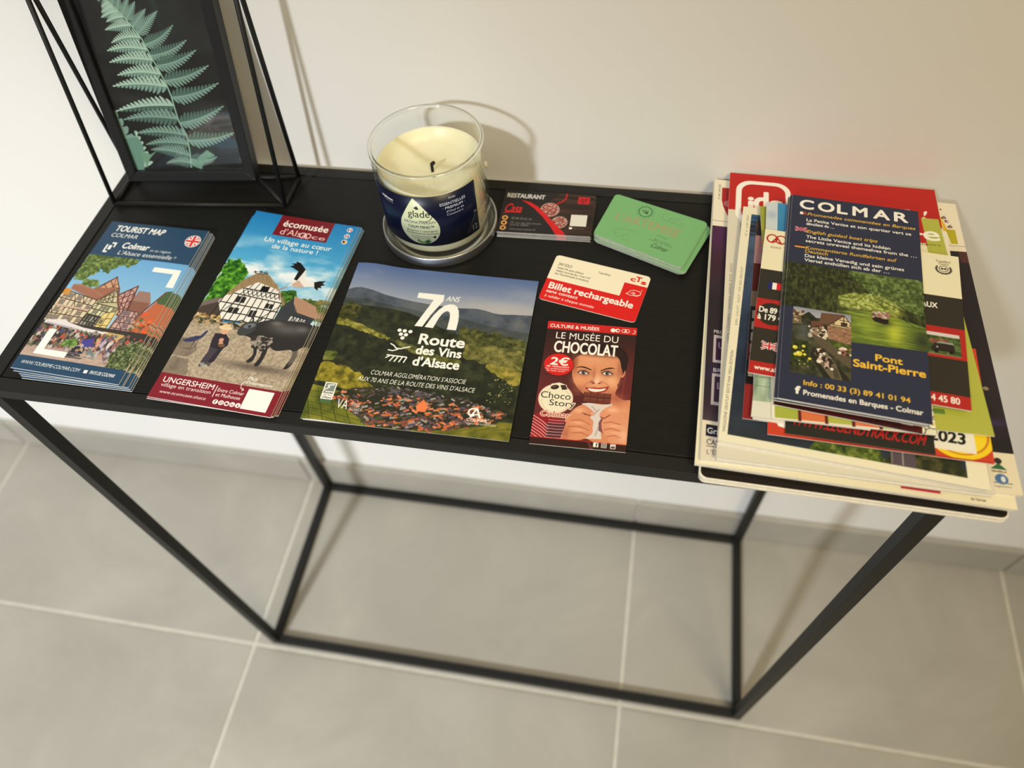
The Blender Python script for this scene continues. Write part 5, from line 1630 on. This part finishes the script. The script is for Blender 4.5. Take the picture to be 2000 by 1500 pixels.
# --- mint green cards
q = [(0.4954, 0.2767), (0.5791, 0.2474), (0.5583, 0.1901), (0.48, 0.223)]
mm = print_mat('mint_card_print', art_green(), 0.5)
N = 11
for k in range(N):
    s = 1 - k / (N - 1)
    qq = q if k == N - 1 else jit([(x + .0005 * s, y - .001 * s) for x, y in q], RG, .0006, .008)
    if k in (5, 6):
        qq = jit([(x + .0035, y - .0030) for x, y in q], RG, .0004, .02)
    o = sheet('business_card', qq, k * .00073, k * .00073 + .00065, [mm, MAT['card_edge']], r=.004)
    tag(o, 'mint green rounded card with faded gold lettering, top of its stack' if k == N - 1 else 'mint green rounded card, ' + ORD[N - 1 - k] + ' from the top of its stack', 'card', 'mint green cards')


# --- pile of magazines and leaflets at the right end
def magazine(q, z0, z1, art, name, label, cover_rough=.4, paper=PP, bend=None, r=0):
    e = empty('magazine', (0, 0, 0)); tag(e, label, 'magazine', 'magazines at the bottom of the big pile')
    t = .0004
    n = max(2, int((z1 - z0) / .0016))
    for k in range(n):
        a = z0 + (z1 - t - z0) * k / n; b = z0 + (z1 - t - z0) * (k + 1) / n
        qq = jit(inset(q, (.0008 if not r else -.0016) + .0008 * (k % 2)), RG, .0003, .001)
        sheet('pages', qq, a, b - .00015, [paper, paper], e, 6, 6, bend=bend, bend0=bend, r=.005 if r else 0)
    sheet('cover', q, z1 - t, z1, [print_mat(name, art, cover_rough), paper], e, 12, 16, bend=bend, bend0=bend, r=.005 if r else 0)
    return e


magazine([(0.5872, 0.2885), (0.7859, 0.275), (0.7788, -0.0077), (0.5797, -0.0043)], 0, .006, art_dark_mag(), 'dark_magazine_print', 'lowest magazine of the big pile, almost black cover', .3, r=1)
magazine([(0.5826, 0.3009), (0.786, 0.2881), (0.7832, -0.0029), (0.5749, 0.0032)], .006, .0105, art_cream_mag(), 'cream_magazine_print', 'cream magazine with a small red bar at its lower edge, above the black one')
magazine([(0.583, 0.2982), (0.7868, 0.2863), (0.7868, 0.0064), (0.5782, 0.005)], .0105, .014, art_purple_mag(), 'purple_magazine_print', 'dark purple magazine with a cream header and footer, under the red newspaper', .35)
magazine([(0.5956, 0.3014), (0.7687, 0.2958), (0.7666, 0.0013), (0.5881, 0.0046)], .014, .020, art_red_paper(), 'red_newspaper_print', 'newspaper magazine with a red header and a rounded white logo box', .45)
magazine([(0.606, 0.2513), (0.7680, 0.238), (0.7604, 0.0004), (0.588, 0.0147)], .020, .026, art_white_mag(), 'blue_magazine_print', 'white-bordered free magazine with a dark blue cover photo, just under the leaflets', .42)

LV = [
    ([(0.6167, 0.2345), (0.7016, 0.2322), (0.6892, 0.032), (0.6043, 0.0343)], .0262, .0268, art_strip_leaflet(), 'dark red and black leaflet low in the pile, only its left strip showing', PW),
    ([(0.6248, 0.1196), (0.7695, 0.1159), (0.7656, 0.0195), (0.6209, 0.0232)], .0269, .0275, art_red_yellow(), 'orange-red leaflet with a yellow disc at its corner, under the white 2023 leaflet', PW),
    ([(0.6136, 0.1267), (0.7579, 0.1183), (0.7553, 0.0255), (0.611, 0.0339)], .0276, .0282, art_2023(), 'white leaflet reading 2023 in black letters, on the orange-red one', PW),
    ([(0.6354, 0.118), (0.7317, 0.1143), (0.7288, 0.021), (0.6325, 0.0247)], .0283, .0289, art_track(), 'black leaflet with a web address in red letters across its lower edge', MAT['paper_dark']),
    ([(0.6187, 0.2488), (0.7615, 0.2479), (0.7681, 0.04), (0.6253, 0.0409)], .0291, .0298, art_lime(), 'yellow-green leaflet with a big white letter e at its upper corner', PW),
    ([(0.6261, 0.2251), (0.7048, 0.2245), (0.6881, 0.0336), (0.6094, 0.0342)], .0301, .0308, art_pale_green(), 'pale grey-green leaflet with a red heart emblem at its lower corner', PW),
    ([(0.6251, 0.2501), (0.7324, 0.251), (0.7303, 0.0346), (0.623, 0.0337)], .0310, .0318, art_tiles(), 'white leaflet with green and orange boxes along its lower edge', PW),
    ([(0.6238, 0.2517), (0.6700, 0.2478), (0.6640, 0.1000), (0.6180, 0.1010)], .0319, .0325, art_blue_ski(), 'light blue leaflet whose top edge shows above the black and red square leaflet', PW),
    ([(0.6436, 0.2489), (0.7398, 0.2377), (0.7204, 0.0331), (0.6242, 0.0443)], .0326, .0334, art_dark_red(), 'dark red leaflet with a row of small logos, just below the boat trip leaflets', PW),
    ([(0.6218, 0.2167), (0.768, 0.2013), (0.7543, 0.0554), (0.6069, 0.0691)], .0335, .0344, art_tour(), 'square black and red tour leaflet with a van photo and 89 euro price', PW),
]
for i, (q, z0, z1, art, lab, pm) in enumerate(LV):
    o = sheet('leaflet', q, z0, z1, [print_mat('pile_leaflet_print_' + str(i), art, .4), pm])
    tag(o, lab, 'leaflet', 'leaflets on the big pile')

qt = [(0.6437, 0.2553), (0.742, 0.2452), (0.7253, 0.0376), (0.6258, 0.0464)]
mm = print_mat('boat_trip_print', art_boat(), .36)
sh = [(-.0026, .0006), (-.0014, -.0004), (-.0022, .0006), (0, 0)]
for k in range(4):
    q = [(x + sh[k][0], y + sh[k][1]) for x, y in qt]
    if k < 3: q = jit(q, RG, .0003, .006)
    bf = (lambda u, v: .0010 * (1 - 2 * u) ** 2 * .3 - .0006 * (u - .5) ** 2)
    o = sheet('leaflet', q, .0346 + k * .0011, .0355 + k * .0011 + (.0002 if k == 3 else 0), [mm, PW])
    tag(o, 'dark blue Colmar boat trip leaflet on the very top of the big pile' if k == 3 else 'dark blue boat trip leaflet, ' + ORD[3 - k] + ' from the top of the big pile', 'leaflet', 'boat trip leaflets')

# ================================================================== candle
CX, CY = 0.3405, 0.2245
lid = empty('metal_lid', (CX, CY, TZ)); tag(lid, 'round brushed silver metal lid used as a coaster under the candle jar', 'coaster')  # upturned candle lid serving as a coaster
bm = bmesh.new()
lathe(bm, [(0, 0), (.0500, 0), (.0517, .0012), (.0522, .003), (.0522, .0100), (.0519, .0112), (.0510, .0115), (.0503, .0108), (.0501, .0040), (.0490, .0028), (0, .0026)], 96)
mesh_obj('rim', bm, MAT['silver'], lid, True)
bm = bmesh.new(); lathe(bm, [(.0400, .0027), (.0410, .0034), (.0425, .0034), (.0435, .0027)], 64, close=True)
mesh_obj('seal_ring', bm, simple('clear_seal_ring', (.55, .55, .52), .3), lid, True)

cd = empty('candle', (CX, CY, TZ + .0034)); tag(cd, 'large cream wax candle in a clear glass jar with a navy label', 'candle')
GR = .0475
bm = bmesh.new()
H = .0915
prof = [(0, 0), (.043, 0), (.0460, .0012), (GR, .0045), (GR, H - .002), (GR + .0004, H - .0008), (GR, H), (GR - .0014, H + .0005), (GR - .0027, H), (GR - .0030, H - .002), (GR - .0026, .010), (GR - .004, .0078), (.030, .0072), (0, .0070)]
lathe(bm, prof, 96)
mesh_obj('jar', bm, MAT['jar_glass'], cd, True)
bm = bmesh.new()
rc, rr = GR - .0014, .0017
lathe(bm, [(rc + rr * math.cos(t), H + .0006 + rr * .9 * math.sin(t)) for t in [2 * math.pi * k / 14 for k in range(14)]], 96, close=True)
mesh_obj('rim', bm, MAT['rim_glass'], cd, True)
WR = GR - .0032
bm = bmesh.new()
wz = .0735
prof = [(0, .0078), (WR - .002, .0078), (WR, .0100), (WR, wz), (WR - .0008, wz + .0006), (WR - .0022, wz - .001), (WR - .0050, wz - .0065), (WR - .010, wz - .0105), (.024, wz - .0125), (.012, wz - .0135), (0, wz - .0138)]
lathe(bm, prof, 96)
for v in bm.verts:
    r = math.hypot(v.co.x, v.co.y)
    if v.co.z > .05:
        t = math.atan2(v.co.y, v.co.x)
        v.co.z += (.0016 * math.sin(t * 2 + .6) + .0010 * math.sin(3 * t + 2)) * min(1, r / .03)
mesh_obj('wax', bm, MAT['wax'], cd, True)
bm = bmesh.new()
rod(bm, (.001, .001, wz - .0142), (.0012, .0012, wz - .006), .0013, 8); rod(bm, (.0012, .0012, wz - .0065), (.0035, .0002, wz - .0038), .0016, 8)
mesh_obj('wick', bm, MAT['wick'], cd, True)
# label
bm = bmesh.new(); uvl = bm.loops.layers.uv.new('UVMap')
n = 48; RL = GR + .00025
t0, t1 = math.radians(-145), math.radians(-27)
zb, zt = .0235 - .0034, .0775 - .0034
rows = []
for i in range(n + 1):
    t = t0 + (t1 - t0) * i / n
    rows.append([bm.verts.new((RL * math.cos(t), RL * math.sin(t), z)) for z in (zb, zt)])
for i in range(n):
    f = bm.faces.new([rows[i][0], rows[i + 1][0], rows[i + 1][1], rows[i][1]])
    for l, (a, b) in zip(f.loops, ((i, 0), (i + 1, 0), (i + 1, 1), (i, 1))):
        l[uvl].uv = (a / n, b)
lb = mesh_obj('label', bm, print_mat('candle_label_print', art_label(), .32), cd, True)
sol = lb.modifiers.new('thickness', 'SOLIDIFY'); sol.thickness = .00015; sol.offset = 1
# spilled wax blob on the outside of the glass
bm = bmesh.new()
bmesh.ops.create_icosphere(bm, subdivisions=2, radius=.0022)
for v in bm.verts: v.co = Vector((v.co.x * .5, v.co.y, v.co.z * 1.3 + .0006 * math.sin(v.co.y * 2000)))
o = mesh_obj('wax_drip', bm, MAT['wax'], cd, True)
t = math.radians(8); o.location = (GR * math.cos(t), GR * math.sin(t), .066); o.rotation_euler = (0, 0, t)

# ================================================================== fern picture in its wire stand
fr = empty('picture_frame', (0, 0, 0)); tag(fr, 'black picture frame with a fern photograph hung in a black wire stand', 'picture frame')
TL, TR = Vector((.0369, .2755, .9836)), Vector((.1678, .288, .9874))
BL, BR = Vector((.0245, .2395, .7644)), Vector((.1534, .2515, .7664))
nrm = (BR - BL).cross(TL - BL).normalized()      # faces the viewer when it points to -y
if nrm.y > 0: nrm = -nrm
wdt = .0100


def P4(u, v):
    return (TL * (1 - u) + TR * u) * (1 - v) + (BL * (1 - u) + BR * u) * v


W_ = (TR - TL).length; H_ = (TL - BL).length
du, dv = wdt / W_, wdt / H_
cor = [((0, 0), (du, dv)), ((1, 0), (1 - du, dv)), ((1, 1), (1 - du, 1 - dv)), ((0, 1), (du, 1 - dv))]
dep = .013
for k in range(4):
    a, b = cor[k], cor[(k + 1) % 4]
    pts = [P4(*a[0]), P4(*b[0]), P4(*b[1]), P4(*a[1])]
    bm = bmesh.new()
    f_ = [bm.verts.new(p + nrm * 0.0) for p in pts]; g_ = [bm.verts.new(p - nrm * dep) for p in pts]
    bm.faces.new(f_); bm.faces.new(g_[::-1])
    for i in range(4): bm.faces.new([f_[i], g_[i], g_[(i + 1) % 4], f_[(i + 1) % 4]])
    bmesh.ops.recalc_face_normals(bm, faces=bm.faces)
    bmesh.ops.bevel(bm, geom=list(bm.edges), offset=.0005, segments=1, affect='EDGES')
    mesh_obj('frame_bar', bm, MAT['frame_black'], fr)


def plate(name, d0, d1, mats, uv=True, ins=.0):
    a = [(du + ins, dv + ins), (1 - du - ins, dv + ins), (1 - du - ins, 1 - dv - ins), (du + ins, 1 - dv - ins)]
    bm = bmesh.new(); uvl = bm.loops.layers.uv.new('UVMap')
    F = [bm.verts.new(P4(*p) - nrm * d0) for p in a]; G = [bm.verts.new(P4(*p) - nrm * d1) for p in a]
    f = bm.faces.new(F)
    for l in f.loops:
        k = F.index(l.vert); l[uvl].uv = ((0, 1), (1, 1), (1, 0), (0, 0))[k]
    fs = [bm.faces.new(G[::-1])] + [bm.faces.new([F[i], G[i], G[(i + 1) % 4], F[(i + 1) % 4]]) for i in range(4)]
    if len(mats) > 1:
        for x in fs: x.material_index = 1
    bmesh.ops.recalc_face_normals(bm, faces=bm.faces)
    return mesh_obj(name, bm, mats, fr)


plate('print', .0048, .0056, [print_mat('fern_print', art_fern(), .5), MAT['frame_black']])
plate('glass', .0030, .0042, [MAT['pane_glass']])
plate('backing_board', .0060, .0090, [MAT['frame_black']])
# wire stand
FL_, FR_ = Vector((.0134, .2194, TZ + .0022)), Vector((.1847, .2345, TZ + .0022))
BRr = Vector((.1850, .2749, TZ + .0022)); BLr = FL_ + (BRr - FR_)
aL, aR = Vector((.0371, .245, .986)), Vector((.2037, .262, .9988))
wires = [(FL_, FR_), (FR_, BRr), (BRr, BLr), (BLr, FL_), (FL_, aL), (BLr, aL), (FR_, aR), (BRr, aR), (aL, aR)]
for a, b in wires:
    bm = bmesh.new(); rod(bm, a, b, .0021, 10); mesh_obj('wire', bm, MAT['black_metal'], fr, True)
for a, b in ((BL - nrm * .006, FL_), (BR - nrm * .006, FR_), (TL - nrm * .006, aL), (TR - nrm * .006, aR), (BL - nrm * .006, BLr), (BR - nrm * .006, BRr)):
    bm = bmesh.new(); rod(bm, a, b, .0017, 8); mesh_obj('wire', bm, MAT['black_metal'], fr, True)

bpy.context.view_layer.update()
